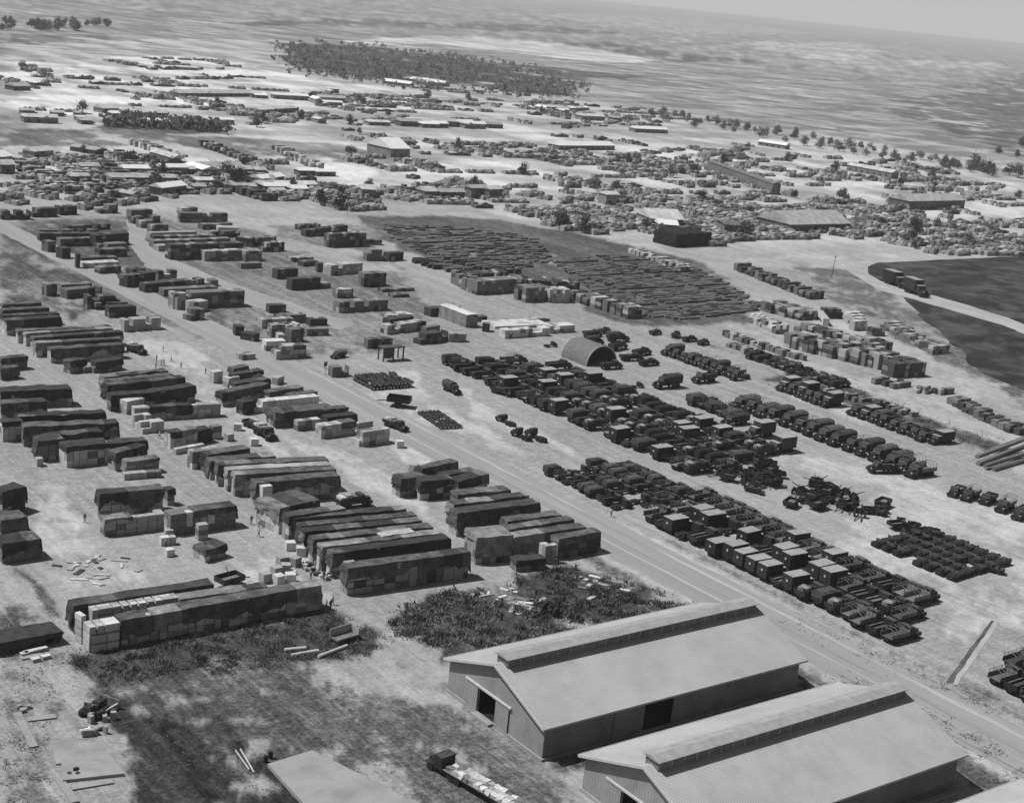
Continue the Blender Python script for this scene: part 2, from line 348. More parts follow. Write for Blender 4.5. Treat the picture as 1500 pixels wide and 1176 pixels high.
# one sheet to the horizon, finer near the camera's view
rings = [0.0, 60.0] + list(np.geomspace(120, 3000, 620)) + list(np.geomspace(3050, 32000, 90))
offs = np.arcsin(np.linspace(-1, 1, 560)) / (pi / 2) * 0.0 + np.linspace(-R(24), R(24), 560)
angs = np.concatenate([HEAD + offs, HEAD + np.linspace(R(24), 2 * pi - R(24), 42)[1:-1]])
RR, AA = np.meshgrid(np.array(rings[1:]), angs, indexing='ij')
GX, GY = (RR * np.cos(AA)).ravel(), (RR * np.sin(AA)).ravel()
tone_ = np.full(GX.shape, .34) + .05 * fbm(GX * .02, GY * .02, 3)
brk_n = fbm(GX * .35, GY * .35, 11); brk_f = fbm(GX * .06, GY * .06, 17); far_ = np.hypot(GX, GY)
brk = np.where(far_ < 600, brk_n * .6 + brk_f * .5, brk_f * .6 + .5 * fbm(GX * .015, GY * .015, 23))
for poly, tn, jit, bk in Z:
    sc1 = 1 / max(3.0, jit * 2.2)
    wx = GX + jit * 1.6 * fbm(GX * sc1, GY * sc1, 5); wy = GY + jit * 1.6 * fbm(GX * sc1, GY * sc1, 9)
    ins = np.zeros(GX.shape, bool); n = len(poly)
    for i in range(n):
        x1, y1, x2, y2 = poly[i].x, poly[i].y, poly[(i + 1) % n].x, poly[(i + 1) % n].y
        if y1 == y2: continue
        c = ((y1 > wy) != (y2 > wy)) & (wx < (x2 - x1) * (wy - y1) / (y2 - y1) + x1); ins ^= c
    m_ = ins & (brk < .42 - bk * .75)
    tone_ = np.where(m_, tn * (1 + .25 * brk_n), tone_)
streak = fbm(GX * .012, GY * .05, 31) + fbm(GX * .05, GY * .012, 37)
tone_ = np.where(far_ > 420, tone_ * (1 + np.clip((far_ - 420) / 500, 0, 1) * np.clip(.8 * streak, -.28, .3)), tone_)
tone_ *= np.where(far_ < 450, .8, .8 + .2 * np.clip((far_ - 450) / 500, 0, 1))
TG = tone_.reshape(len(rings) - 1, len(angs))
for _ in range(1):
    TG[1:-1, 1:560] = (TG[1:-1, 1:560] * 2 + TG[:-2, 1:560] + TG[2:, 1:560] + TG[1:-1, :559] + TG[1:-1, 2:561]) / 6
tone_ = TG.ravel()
verts = [(0.0, 0.0, 0.0)] + list(zip(GX.tolist(), GY.tolist(), [0.0] * len(GX)))
na, nr = len(angs), len(rings) - 1
ii, jj = np.meshgrid(np.arange(nr - 1), np.arange(na), indexing='ij'); j2 = (jj + 1) % na
quads = np.stack([1 + ii * na + jj, 1 + (ii + 1) * na + jj, 1 + (ii + 1) * na + j2, 1 + ii * na + j2], -1).reshape(-1, 4)
gm = bpy.data.meshes.new('ground')
tri = np.stack([np.zeros(na, int), 1 + np.arange(na), 1 + (np.arange(na) + 1) % na], -1)
gm.vertices.add(len(verts)); gm.vertices.foreach_set('co', np.array(verts, dtype=np.float32).ravel())
gm.loops.add(quads.size + tri.size); gm.loops.foreach_set('vertex_index', np.concatenate([quads.ravel(), tri.ravel()]).astype(np.int32))
gm.polygons.add(len(quads) + len(tri))
gm.polygons.foreach_set('loop_start', np.concatenate([np.arange(len(quads)) * 4, quads.size + np.arange(len(tri)) * 3]).astype(np.int32))
gm.update(calc_edges=True); gm.validate()
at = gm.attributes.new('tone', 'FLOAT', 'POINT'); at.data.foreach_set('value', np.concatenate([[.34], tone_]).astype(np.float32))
def groundmat():
    m = bpy.data.materials.new('sandy_ground'); m.use_nodes = True; t = m.node_tree; n = t.nodes; n.clear(); L = t.links.new
    out = n.new('ShaderNodeOutputMaterial'); bs = n.new('ShaderNodeBsdfDiffuse'); L(bs.outputs[0], out.inputs[0])
    at = n.new('ShaderNodeAttribute'); at.attribute_name = 'tone'; g = n.new('ShaderNodeNewGeometry'); val = at.outputs['Fac']
    def M_(op, x, y):
        q = n.new('ShaderNodeMath'); q.operation = op
        for i, v in enumerate((x, y)):
            if isinstance(v, (int, float)): q.inputs[i].default_value = v
            else: L(v, q.inputs[i])
        return q.outputs[0]
    # rougher, more broken surface where the earth is dark
    rag = n.new('ShaderNodeMapRange'); rag.inputs[1].default_value = .30; rag.inputs[2].default_value = .12; rag.inputs[3].default_value = .5; rag.inputs[4].default_value = 1.6; L(val, rag.inputs[0])
    # noise scale, stretch, amplitude, detail, contrast window
    for sc_, st, am, dt, lo, hi in ((0.035, None, .14, 6, .3, .7), (0.5, None, .15, 8, .42, .58), (1.7, None, .16, 6, .44, .56), (1.3, (1, .045, 1), .13, 6, .42, .6), (.28, (1, .05, 1), .12, 6, .42, .6), (1.1, (.08, 1, 1), .05, 5, .42, .6), (5.0, None, .12, 2, .4, .6)):
        no = n.new('ShaderNodeTexNoise'); no.inputs['Scale'].default_value = sc_; no.inputs['Detail'].default_value = dt; no.inputs['Roughness'].default_value = .65
        v = g.outputs['Position']
        if st:
            mp = n.new('ShaderNodeMapping'); mp.inputs['Scale'].default_value = st; L(v, mp.inputs[0]); v = mp.outputs[0]
        L(v, no.inputs['Vector']); mr = n.new('ShaderNodeMapRange'); mr.inputs[1].default_value = lo; mr.inputs[2].default_value = hi
        mr.inputs[3].default_value = -am; mr.inputs[4].default_value = am; L(no.outputs['Fac'], mr.inputs[0])
        val = M_('MULTIPLY', val, M_('ADD', 1.0, M_('MULTIPLY', mr.outputs[0], rag.outputs[0])))
    # scattered dark specks and pale scraps of litter
    for sc_, thr, f in ((.9, .675, .45), (.7, .69, 1.35)):
        no = n.new('ShaderNodeTexNoise'); no.inputs['Scale'].default_value = sc_; no.inputs['Detail'].default_value = 9; no.inputs['Roughness'].default_value = .8
        mp = n.new('ShaderNodeMapping'); mp.inputs['Location'].default_value = (thr * 100, 0, 0); L(g.outputs['Position'], mp.inputs[0]); L(mp.outputs[0], no.inputs['Vector'])
        val = M_('MULTIPLY', val, M_('ADD', 1.0, M_('MULTIPLY', M_('GREATER_THAN', no.outputs['Fac'], thr), f - 1)))
    L(val, bs.inputs[0])
    return m
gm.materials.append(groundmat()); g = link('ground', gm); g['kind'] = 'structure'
sheet('cultivated_field', [(1270, 388), (1320, 380), (1500, 372), (1640, 380), (1640, 570), (1500, 572), (1440, 548), (1370, 485), (1320, 432), (1275, 405)], 'field', .03, 3, 6)
sheet('dirt_road', [(1236, 384), (1500, 368), (1640, 366), (1640, 372), (1500, 375), (1270, 386), (1262, 396), (1290, 412), (1400, 442), (1478, 466), (1560, 500), (1640, 540), (1620, 545), (1540, 505), (1470, 477), (1395, 455), (1285, 424), (1240, 396)], 'sandlight', .05, 0.8, 3)
sheet('dirt_road', [(185, 322), (212, 324), (216, 352), (250, 378), (330, 412), (430, 445), (520, 475), (500, 484), (400, 458), (300, 425), (215, 392), (190, 360)], 'road', .03, 1.0, 2.5)
zc[0] = .01
road = sheet('road', [(171.4, 60), (184.2, 60), (183.6, 300), (180.0, 420), (175.5, 560), (173, 640), (164, 640), (166.5, 560), (169.5, 420), (171.4, 300)], 'road', pz(), 0.6, 2.5, px=False)
for x0, x1, k_ in ((172.2, 173.0, 'rut'), (175.2, 175.9, 'sandlight'), (177.4, 178.0, 'rut'), (181.2, 182.2, 'sandlight')):
    sheet('road_track', [(x0, 60), (x1, 60), (x1 - 0.3, 330), (x0, 330)], k_, pz(0.004), 0.45, 2.5, px=False)
sheet('ditch', [(1385, 1000), (1396, 1000), (1460, 912), (1452, 908)], 'soildark', pz(), 0.2, 1.5)
sheet('ditch_bank', [(1394, 1003), (1402, 1003), (1464, 912), (1457, 908)], 'sandlight', pz(), 0.2, 1.5)

# ------------------------------------------------------------------ warehouses
def warehouse(name, u0, u1, v0, v1, label, seg_doors=True):
    root = empty(name, ((u0 + u1) / 2, (v0 + v1) / 2, 0))
    tag(root, label, 'warehouse', 'gabled sheet metal warehouses with ridge vents')
    cx, cy = root.location.x, root.location.y
    X0, X1, Y0, Y1 = u0 - cx, u1 - cx, v0 - cy, v1 - cy
    EH, RH = 5.0, 8.9; t = 0.18
    # gable wall with a sliding door opening, and plain far gable
    for xs, door in ((X0, True), (X1 - t, False)):
        b = B(); d0, d1, dh = (-0.4, 3.7, 3.9)
        if door:
            b.box(xs, xs + t, Y0, d0, 0, dh, 'wallmetal'); b.box(xs, xs + t, d1, Y1, 0, dh, 'wallmetal')
            b.prism([(Y0, dh), (Y1, dh), (Y1, EH), (0, RH), (Y0, EH)], xs, xs + t, 'wallmetal')
        else:
            b.prism([(Y0, 0), (Y1, 0), (Y1, EH), (0, RH), (Y0, EH)], xs, xs + t, 'wallmetal')
        b.obj('gable_wall', root)
    # long walls
    s0, s1 = X0 + 17.2, X0 + 22.6
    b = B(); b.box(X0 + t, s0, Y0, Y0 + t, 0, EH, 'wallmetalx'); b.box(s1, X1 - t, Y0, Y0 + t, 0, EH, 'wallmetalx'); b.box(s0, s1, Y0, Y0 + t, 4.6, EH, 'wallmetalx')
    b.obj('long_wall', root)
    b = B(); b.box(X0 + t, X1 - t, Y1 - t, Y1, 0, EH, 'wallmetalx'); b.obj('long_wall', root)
    b = B(); b.box(X0 - 0.25, X1 + 0.25, Y0 - 0.3, Y0 - 0.003, 0, 0.35, 'concrete'); b.box(X0 - 0.25, X0 - 0.003, Y0 - 0.003, Y1 + .25, 0, 0.35, 'concrete'); b.obj('foundation', root)
    b = B(); b.box(X0 + t + .02, X1 - t - .02, Y0 + t + .02, Y1 - t - .02, 0.02, 0.06, 'dark'); b.obj('floor', root)
    # sliding doors and tracks
    b = B(); b.box(X0 - 0.2, X0 - 0.1, 3.75, 6.4, 0.3, 3.8, 'wallmetal'); o = b.obj('sliding_door', root)
    b = B(); b.box(X0 - 0.2, X0 - 0.1, -3.4, -0.45, 0.3, 3.8, 'wallmetal'); o = b.obj('sliding_door', root)
    b = B(); b.box(X0 - 0.3, X0 - 0.02, -3.8, 6.7, 3.95, 4.2, 'trim'); b.obj('door_track', root)
    b = B(); b.box(X0 - 1.1, X0 - 0.31, -0.4, 3.7, 0, 0.34, 'concrete'); b.obj('door_sill', root)
    b = B(); b.box(s0 - 5.4, s0 - 0.05, Y0 - 0.16, Y0 - 0.06, 0.4, 4.5, 'wallmetalx'); b.obj('sliding_door', root)
    # roof slabs
    ov, th = 0.6, 0.12
    sl_ = (RH - EH) / (Y1)
    for sgn in (-1, 1):
        b = B(); ye = (Y1 + ov) * sgn; ze = EH - ov * sl_
        prof = [(ye, ze + .02), (0, RH + .02), (0, RH + .02 + th), (ye, ze + th + .02)]
        b.prism(prof, X0 - 0.7, X1 + 0.9, 'roofmetal'); b.obj('roof_slope', root)
        b = B(); b.prism([(ye + .05 * sgn, ze - .12), (ye + .05 * sgn, ze + th + .05), (ye + .12 * sgn, ze + th + .05), (ye + .12 * sgn, ze - .12)], X0 - .75, X1 + .95, 'trim'); b.obj('gutter', root)
    # verge trim on the front gable
    b = B()
    for sgn in (-1, 1):
        ye = (Y1 + ov) * sgn; ze = EH - ov * sl_
        b.prism([(ye, ze - .2), (0, RH - .2), (0, RH + .16), (ye, ze + .16)], X0 - .8, X0 - .702, 'trim')
    b.obj('barge_board', root)
    # ridge vent monitor
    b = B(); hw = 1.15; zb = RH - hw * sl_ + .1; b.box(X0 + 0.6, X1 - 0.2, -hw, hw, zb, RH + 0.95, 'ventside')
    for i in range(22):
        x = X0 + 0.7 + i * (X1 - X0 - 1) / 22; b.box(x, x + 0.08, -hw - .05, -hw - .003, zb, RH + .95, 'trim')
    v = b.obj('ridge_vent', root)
    b = B(); b.prism([(-hw - .35, RH + .96), (hw + .35, RH + .96), (hw + .35, RH + 1.04), (0, RH + 1.4), (-hw - .35, RH + 1.04)], X0 + .3, X1 + .1, 'vanroof'); b.obj('vent_cap', v)
    return root
warehouse('warehouse', 114.5, 162.0, 134.3, 156.2, 'long warehouse with open gable door beside the weedy ground, farther of the two big roofs')
warehouse('warehouse', 114.5, 160.0, 104.0, 125.9, 'nearer pale-roofed warehouse cut off by the bottom edge, in front of the other')
warehouse('warehouse', 114.5, 160.6, 73.5, 95.4, 'third warehouse showing only a pale roof corner at bottom right')
b = B(); b.box(142.6, 159, 102.5, 103.3, 0, 0.5, 'concrete', rz=0)
tag(b.obj('loading_step'), 'long low concrete step along the nearer warehouse wall', 'step')

# Quonset hut
root = empty('quonset_hut', (262.7, 307, 0)); tag(root, 'open-ended corrugated half-round steel hut in the vehicle park', 'hut')
b = B(); n = 20; r0, r1 = 5.4, 5.2
for i in range(n):
    a0, a1 = pi * i / n, pi * (i + 1) / n
    for (ra, fl) in ((r0, 1), (r1, 0)):
        b.add([(ra * cos(a0), -5.2, ra * sin(a0)), (ra * cos(a0), 5.6, ra * sin(a0)), (ra * cos(a1), 5.6, ra * sin(a1)), (ra * cos(a1), -5.2, ra * sin(a1))], [(0, 1, 2, 3)], 'steel')
    for y in (-5.2, 5.6):
        b.add([(r0 * cos(a0), y, r0 * sin(a0)), (r1 * cos(a0), y, r1 * sin(a0)), (r1 * cos(a1), y, r1 * sin(a1)), (r0 * cos(a1), y, r0 * sin(a1))], [(0, 1, 2, 3)], 'steel')
b.obj('shell', root, smooth=False)
b = B(); b.prism([(r1 * .99 * cos(pi * i / n), max(0.02, r1 * .99 * sin(pi * i / n))) for i in range(n + 1)], 5.2, 5.4, 'steel', axis='y'); b.obj('back_wall', root)
b = B()
for i in range(n):
    a0, a1 = pi * i / n, pi * (i + 1) / n
    b.add([(5.5 * cos(a0), -5.35, 5.5 * sin(a0)), (5.15 * cos(a0), -5.35, 5.15 * sin(a0)), (5.15 * cos(a1), -5.35, 5.15 * sin(a1)), (5.5 * cos(a1), -5.35, 5.5 * sin(a1)),
           (5.5 * cos(a0), -5.2, 5.5 * sin(a0)), (5.5 * cos(a1), -5.2, 5.5 * sin(a1))], [(0, 1, 2, 3), (0, 3, 5, 4)], 'trim')
b.obj('end_rim', root)

# ------------------------------------------------------------------ crates, stacks, tarpaulins
CR = {}
def crate_mesh(L, D, H, k):
    key = (round(L * 5) / 5, round(D * 5) / 5, round(H * 5) / 5, k)
    if key not in CR:
        l, d, h = key[:3]; b = B(); g = 0.03
        b.box(-l / 2 + g, l / 2 - g, -d / 2 + g, d / 2 - g, 0.08, h - .02, k)
        for x in (-l / 2 + .1, 0, l / 2 - .1):
            b.box(x - .07, x + .07, -d / 2, -d / 2 + g, 0.05, h, k); b.box(x - .07, x + .07, d / 2 - g, d / 2, 0.05, h, k)
        for s in (-1, 1):
            e = s * (l / 2 - .01); b.box(min(e, e - s * g), max(e, e - s * g), -d / 2 + .15, d / 2 - .15, h * .45, h * .55, k)
            b.box(-l / 2 + .05, l / 2 - .05, s * (d / 2 - .12) - .05, s * (d / 2 - .12) + .05, 0.0, 0.079, k)
            b.box(s * (l / 2 - .1) - .07, s * (l / 2 - .1) + .07, -d / 2 + .04, d / 2 - .04, h - .019, h + .01, k)
        CR[key] = b.mesh('crate')
    return CR[key]

CRATES = []      # (distance, location, rz, size, material, label, group, owner)
def crate_spec(loc, rz, L, D, H, k, where, owner):
    CRATES.append(((loc - Vector((0, 0, CAM_H))).length, loc, rz, L, D, H, k, where, owner))

WOODS = {'pale': ['crateA', 'crateA', 'crateB', 'crateB'], 'mid': ['crateB', 'crateB', 'crateC', 'crateA'], 'dark': ['crateC', 'crateC', 'crateD', 'crateB'], 'vdark': ['crateD', 'crateD', 'crateC']}

def frame(A, Bp):
    d = (Bp - A); L = math.hypot(d.x, d.y); rz = math.atan2(d.y, d.x)
    return Vector((A.x, A.y, 0)), L, rz

def row_crates(org, L, rz, w, h, wood, where, full, layers=None, owner=0, hidef=True):
    """outer shell of a stack: the columns that can be seen from the front, the ends and the top"""
    c_, s_ = cos(rz), sin(rz)
    def W(x, y, z): return Vector((org.x + x * c_ - y * s_, org.y + x * s_ + y * c_, z))
    n = layers or max(1, round(h / 1.15)); H = h / n
    wl = WOODS[wood]; wl = [rnd.choice(wl)] * 4 + wl
    depth = min(w, 1.3); x = 0.0; nd = max(1, round(w / 1.3)); dd = w / nd
    while x < L - 0.5:
        l = min(rnd.choice((1.2, 1.4, 1.6, 2.0)), L - x)
        if L - x - l < 0.8: l = L - x
        for j in range(nd):
            for i in range(n):
                end = (x < 0.01) or (x + l > L - 0.01)
                if not (j == 0 or j == nd - 1 and end or end or (i == n - 1 and full)): continue
                if i == n - 1 and full and rnd.random() < 0.07: continue
                crate_spec(W(x + l / 2, (j + .5) * dd + U(-.07, .07), i * H), rz + U(-.025, .025), l - .10, dd - .06, H - .05, rnd.choice(wl), where + (('bottom', 'upper') [i > 0],), owner)
        x += l

def tarp_mesh(name, L, w, h, k, drop=(2.6, 1.5, 2.0, 2.0), rough=1.0, seed=0):
    """cloth draped over a stack; drop = front, back, left end, right end"""
    dF, dB, dL, dR = drop; st = 0.7
    def axis(lo, hi, a, bb):
        out = []; m = max(2, int(a / .6)); out += [lo - a + a * i / m for i in range(m)]
        m2 = max(2, int((hi - lo) / st)); out += [lo + (hi - lo) * i / m2 for i in range(m2 + 1)]
        m = max(2, int(bb / .6)); out += [hi + bb * (i + 1) / m for i in range(m)]
        return out
    ax = axis(0, L, dL, dR); ay = axis(0, w, dF, dB)
    vs = []
    for a in ax:
        for c in ay:
            x = min(max(a, 0), L); y = min(max(c, 0), w)
            q = Vector((a * 0.45 + seed * 13.1, c * 0.45, seed * 3.7))
            nn = noise.noise(q); n2 = noise.noise(q * 3.1)
            ox, oy = max(-a, a - L, 0), max(-c, c - w, 0)
            nh = 0.74 + 0.8 * noise.noise(Vector((a * .2 + seed * 7, 3.3 * (c > 0), seed))) + 0.2 * n2
            over = max(ox, oy)
            if over > 0:
                over2 = min(over * nh, h - 0.12)
                bul = 0.05 + 0.05 * rough * nn + 0.04 * over2 + 0.10 * sin(a * 2.7 + c * 1.1 + seed + 2 * nn) * min(1, over2 / 1.2)
                z = h + 0.04 - over2
                if ox: x += bul * (-1 if a < 0 else 1)
                if oy: y += bul * (-1 if c < 0 else 1)
            else:
                edge = min(a, L - a, c, w - c)
                lump = noise.noise(Vector((a * 0.30 + seed * 5, c * .5, 9.1)))
                z = h + 0.05 + rough * (0.16 * lump + 0.06 * n2)
            vs.append((x, y, max(z, 0.06)))
    nx, ny = len(ax), len(ay)
    fs = [(i * ny + j, (i + 1) * ny + j, (i + 1) * ny + j + 1, i * ny + j + 1) for i in range(nx - 1) for j in range(ny - 1)]
    b = B(); b.add(vs, fs, k); alt = {'tarp': ('tarp', 'tarpmid', 'tarpmid', 'tarpmid', 'tarp', 'tarpdark'), 'tarpdark': ('tarpdark', 'tarpdark', 'tarpmid'), 'tarppale': ('tarppale', 'tarpworn')}.get(k, (k,))
    pr = random.Random(int(seed * 97) + 5); cur = pr.choice(alt); nxt = pr.randint(4, 11); mids = []
    for i in range(nx - 1):
        if i >= nxt: nxt = i + pr.randint(4, 13); cur = pr.choice(alt)
        for j in range(ny - 1): mids.append(b.mi(cur))
    b.m = mids
    me = b.mesh(name)
    return me

owner_id = [0]
def row(x0, y0, x1, y1, h, w, wood='mid', tarp='tarp', drop=(2.6, 1.5, 1.8, 1.8), label='', base=False, rough=1.0, full=None, span=None, layers=None, group=None):
    z = 0 if base else h
    A, Bp = P(x0, y0, z), P(x1, y1, z)
    org, L, rz = frame(A, Bp); owner_id[0] += 1
    where = (label,)
    row_crates(org, L, rz, w, h, wood, where, tarp is None or bool(span), layers, owner_id[0])
    if tarp:
        sp = span or ((0, 1),)
        for q, (a, bb) in enumerate(sp):
            me = tarp_mesh('tarpaulin', L * (bb - a), w, h, tarp, drop, rough, owner_id[0] + q * .37)
            p = Vector((org.x + cos(rz) * L * a, org.y + sin(rz) * L * a, 0))
            o = link('tarpaulin', me, None, p, rz); md = o.modifiers.new('thickness', 'SOLIDIFY'); md.thickness = 0.04; md.offset = 1
            kind = {'tarp': 'grey', 'tarpdark': 'black', 'tarppale': 'pale'}[tarp]
            tag(o, kind + ' tarpaulin over ' + label + (('' if len(sp) == 1 else (', left part', ', right part', ', end part')[q])), 'tarpaulin', group or 'tarpaulins over the crate stacks')
    return org, L, rz

T = 'tarp'; TD = 'tarpdark'; TP = 'tarppale'
# long weed-side stack (front left)
row(108, 888, 313, 856, 4.3, 2.4, 'dark', TD, (3.5, 2.0, 3.6, 1.2), 'the rear row of the long weed-side stack')
row(134, 894, 262, 874, 4.1, 2.0, 'pale', None, label='the bare middle row of the long weed-side stack')
row(264, 878, 393, 860, 4.0, 2.2, 'mid', T, (1.6, 1.0, .5, 1.0), 'the middle row of the long weed-side stack', span=((0, 1),))
row(178, 909, 471, 857, 4.1, 2.6, 'mid', T, (3.3, 1.6, .4, 3.6), 'the front row of the long weed-side stack')
row(130, 918, 176, 910, 4.0, 2.4, 'pale', None, label='the bare left end of the long weed-side stack')
row(137, 931, 176, 924, 2.7, 1.4, 'pale', None, label='the low bare step left of the long stack')
row(119, 902, 127, 900, 4.4, 1.8, 'pale', None, label='the tall bare pile left of the long stack')
# central block, from its near end to its far end
CB = [(510, 833, 689, 809, 4.6, 2.4, T, (2.9, 1.5, 3.6, 3.4)), (488, 811, 660, 789, 4.2, 2.2, TD, (3.6, 1.5, 3.2, 3.0)), (473, 802, 649, 781, 4.2, 2.2, T, (3.0, 1.5, 3.0, 2.5)),
      (460, 791, 634, 772, 4.2, 2.2, T, (3.0, 1.5, 3.6, 2.5)), (447, 780, 618, 763, 4.2, 2.2, T, (3.2, 1.5, 3.6, 2.5)), (441, 771, 610, 755, 4.2, 2.0, T, (3.2, 1.5, 3.2, 2.5)),
      (429, 760, 595, 746, 4.2, 2.2, T, (3.0, 1.5, 2.2, 2.5)), (424, 757, 506, 745, 4.6, 2.4, T, (2.0, 1.5, 3.8, 2.5)), (410, 745, 468, 732, 4.8, 6.5, T, (1.6, 1.5, 3.6, 2.0)),
      (376, 708, 498, 697, 4.4, 2.8, T, (2.4, 1.5, 3.6, 2.0)), (345, 696, 492, 688, 4.2, 2.4, T, (3.2, 1.5, 3.6, 2.5)), (334, 689, 484, 681, 4.2, 2.2, 'tarppale', (2.0, 1.5, 2.6, 2.0)),
      (320, 681, 481, 674, 4.2, 2.4, T, (3.0, 1.5, 3.8, 2.0)), (309, 676, 404, 668, 3.8, 2.6, T, (2.8, 1.5, 3.4, 3.2)), (305, 667, 366, 657, 3.8, 2.6, T, (3.4, 1.5, 3.0, 2.0)), (282, 662, 325, 656, 3.6, 2.0, None, None)]
for i, (a, b_, c, d, h, w_, t_, dr) in enumerate(CB):
    row(a, b_, c, d, h, w_, 'mid' if i else 'dark', t_, dr or (1, 1, 1, 1), 'the %s row from the near end of the central block' % ordw(i + 1))
row(385, 713, 400, 711, 4.2, 1.6, 'pale', None, label='the bare pale pile between two tarpaulined rows of the central block')
row(509, 826, 524, 824, 4.2, 1.6, 'pale', None, label='the bare pile left of the central block')
row(561, 786, 608, 779, 4.4, 1.9, 'pale', TP, (.9, .6, .6, .6), 'the pale patch on the third row of the central block')
# right-hand block by the road
DB = [(819, 790, 880, 779, 3.8, 2.4, T, (2.0, 1.4, 3.0, 2.6)), (754, 787, 859, 772, 4.2, 2.4, T, (2.2, 1.5, 1, 2.2)), (699, 788, 752, 784, 4.9, 5.0, T, (4.2, 1.5, 2.4, 1.0)),
      (739, 777, 841, 761, 4.2, 2.2, T, (3.0, 1.5, 2.2, 2.2)), (744, 764, 823, 754, 4.2, 2.4, T, (3.0, 1.5, 4.0, 2.2)), (671, 752, 791, 737, 4.5, 2.8, T, (4.2, 1.5, 3.8, 3.6)),
      (665, 740, 775, 726, 4.2, 2.4, T, (3.2, 1.5, 3.8, 2.0)), (671, 725, 748, 718, 3.8, 3.0, T, (3.2, 1.5, 1.0, 3.0)), (672, 706, 716, 694, 3.6, 3.0, T, (3.0, 1.5, 1.0, 1.2)),
      (617, 705, 664, 702, 3.9, 3.0, T, (1.6, 1.5, 1.6, 2.0)), (588, 702, 624, 697, 3.8, 3.0, TD, (3.4, 1.5, 2.8, 2.0)), (650, 697, 697, 689, 3.4, 2.2, T, (3.2, 1.5, 1.0, 1.0)), (619, 687, 671, 676, 3.2, 2.2, T, (3.0, 1.5, 1.8, 1.6))]
for i, (a, b_, c, d, h, w_, t_, dr) in enumerate(DB):
    row(a, b_, c, d, h, w_, 'dark', t_, dr, 'the %s row from the near end of the block beside the road' % ordw(i + 1))
row(800, 800, 817, 797, 3.4, 2.0, 'pale', None, label='the bare crates at the near corner of the block beside the road')
# upper-left block
EB = [(224, 575, 287, 565, 3.7, 2.6, TD, (2.8, 1.4, 2, 2.8)), (163, 580, 242, 574, 3.6, 2.6, TD, (3.2, 1.4, 1.5, 1)), (158, 565, 271, 553, 3.6, 2.6, TD, (3.4, 1.4, 3.2, 2)), (160, 559, 254, 549, 3.6, 2.2, T, (3, 1.4, 3, 2)), (153, 553, 246, 543, 3.6, 2.2, T, (3, 1.4, 3.2, 2))]
for i, (a, b_, c, d, h, w_, t_, dr) in enumerate(EB):
    row(a, b_, c, d, h, w_, 'dark', t_, dr, 'the %s row from the near end of the upper left block' % ordw(i + 1), rough=1.4)
row(197, 598, 324, 591, 3.0, 2.2, 'pale', TD, (2.4, 1, .4, .4), 'the pale row with a black middle, upper left', span=((0.18, 0.66),))
row(201, 610, 223, 607, 2.8, 2.0, 'pale', None, label='the small pale pile before the black-middled pale row')
row(209, 620, 241, 616, 2.4, 2.2, 'pale', None, label='the low pale pile on the lane, upper left')
row(186, 588, 212, 583, 3.0, 2.4, 'pale', None, label='the jumbled pale pile left of the pale row with a black middle')
row(250, 634, 290, 628, 3.4, 2.4, 'pale', T, (1.5, 1, .2, 1.0), 'the short pile with the draped middle beyond the central block')
row(290, 632, 311, 628, 2.8, 2.6, 'dark', TD, (2.6, 1, .5, 1.0), 'the black mound right of the short draped pile')
row(258, 658, 300, 650, 1.2, 1.2, 'mid', None, label='the low line of crates before the short draped pile')
row(312, 625, 326, 623, 2.8, 1.6, 'mid', None, label='the four stacked crates right of the short draped pile')
# block right of the light lane
FB = [(327, 576, 396, 562, 3.2, 2.4, TD, (3.0, 1.2, 2, 1.5)), (345, 563, 396, 555, 3.0, 2.4, TD, (1.8, 1.2, .5, 1.0)), (344, 549, 386, 542, 2.6, 2.0, TD, (2.2, 1.2, 1, 1.0)), (343, 540, 364, 536, 2.6, 2.0, TD, (2, 1, 1, 1)),
      (313, 545, 327, 543, 2.8, 2.0, None, None), (335, 554, 352, 551, 2.4, 2.0, None, None)]
for i, (a, b_, c, d, h, w_, t_, dr) in enumerate(FB):
    row(a, b_, c, d, h, w_, 'pale', t_, dr or (1, 1, 1, 1), 'the %s pile from the near end, lane-side group' % ordw(i + 1), rough=1.5)
row(385, 588, 468, 580, 2.7, 2.4, 'pale', None, label='the long bare pale row right of the light lane')
row(373, 597, 405, 594, 1.4, 1.4, 'pale', None, label='the low pale step before the long bare pale row')
row(356, 590, 374, 587, 2.8, 2.4, 'dark', TD, (2.6, 1, 1.8, .6), 'the black left end of the long bare pale row')
row(395, 575, 444, 567, 2.2, 2.2, 'mid', T, (1.6, 1, 1, 1), 'the low flat row behind the long bare pale row')
row(425, 580, 465, 574, 2.0, 2.0, 'mid', T, (1.6, 1, 1, 1), 'the lower flat row behind the long bare pale row')
row(407, 554, 417, 550, 1.8, 1.6, 'mid', None, label='the single small pale pile at the road edge')
row(404, 605, 492, 599, 3.4, 5.0, 'dark', TD, (2.8, 1.4, 2.8, 1.5), 'the big lumpy mound near the road', rough=2.2)
row(437, 617, 470, 613, 2.3, 1.8, 'mid', None, label='the bare crates before the big lumpy mound')
row(480, 612, 523, 607, 2.8, 2.4, 'dark', TD, (2.5, 1.2, 2, 1.5), 'the short row right of the big lumpy mound')
row(440, 603, 511, 597, 2.8, 2.2, 'dark', TD, (1.8, 1, 1, 1), 'the long row behind the big lumpy mound')
row(471, 624, 522, 617, 2.9, 2.4, 'pale', TD, (1.6, 1, .5, .8), 'the pale row with a black end near the road', span=((0.6, 1),))
row(523, 620, 547, 616, 1.5, 1.2, 'pale', None, label='the low pale line of planks near the road')
row(532, 633, 572, 627, 3.3, 2.4, 'mid', None, label='the jumbled pile nearest the road beside the loaded truck')
row(526, 645, 540, 643, 1.4, 1.6, 'mid', None, label='the small step of crates left of the jumbled pile near the road')
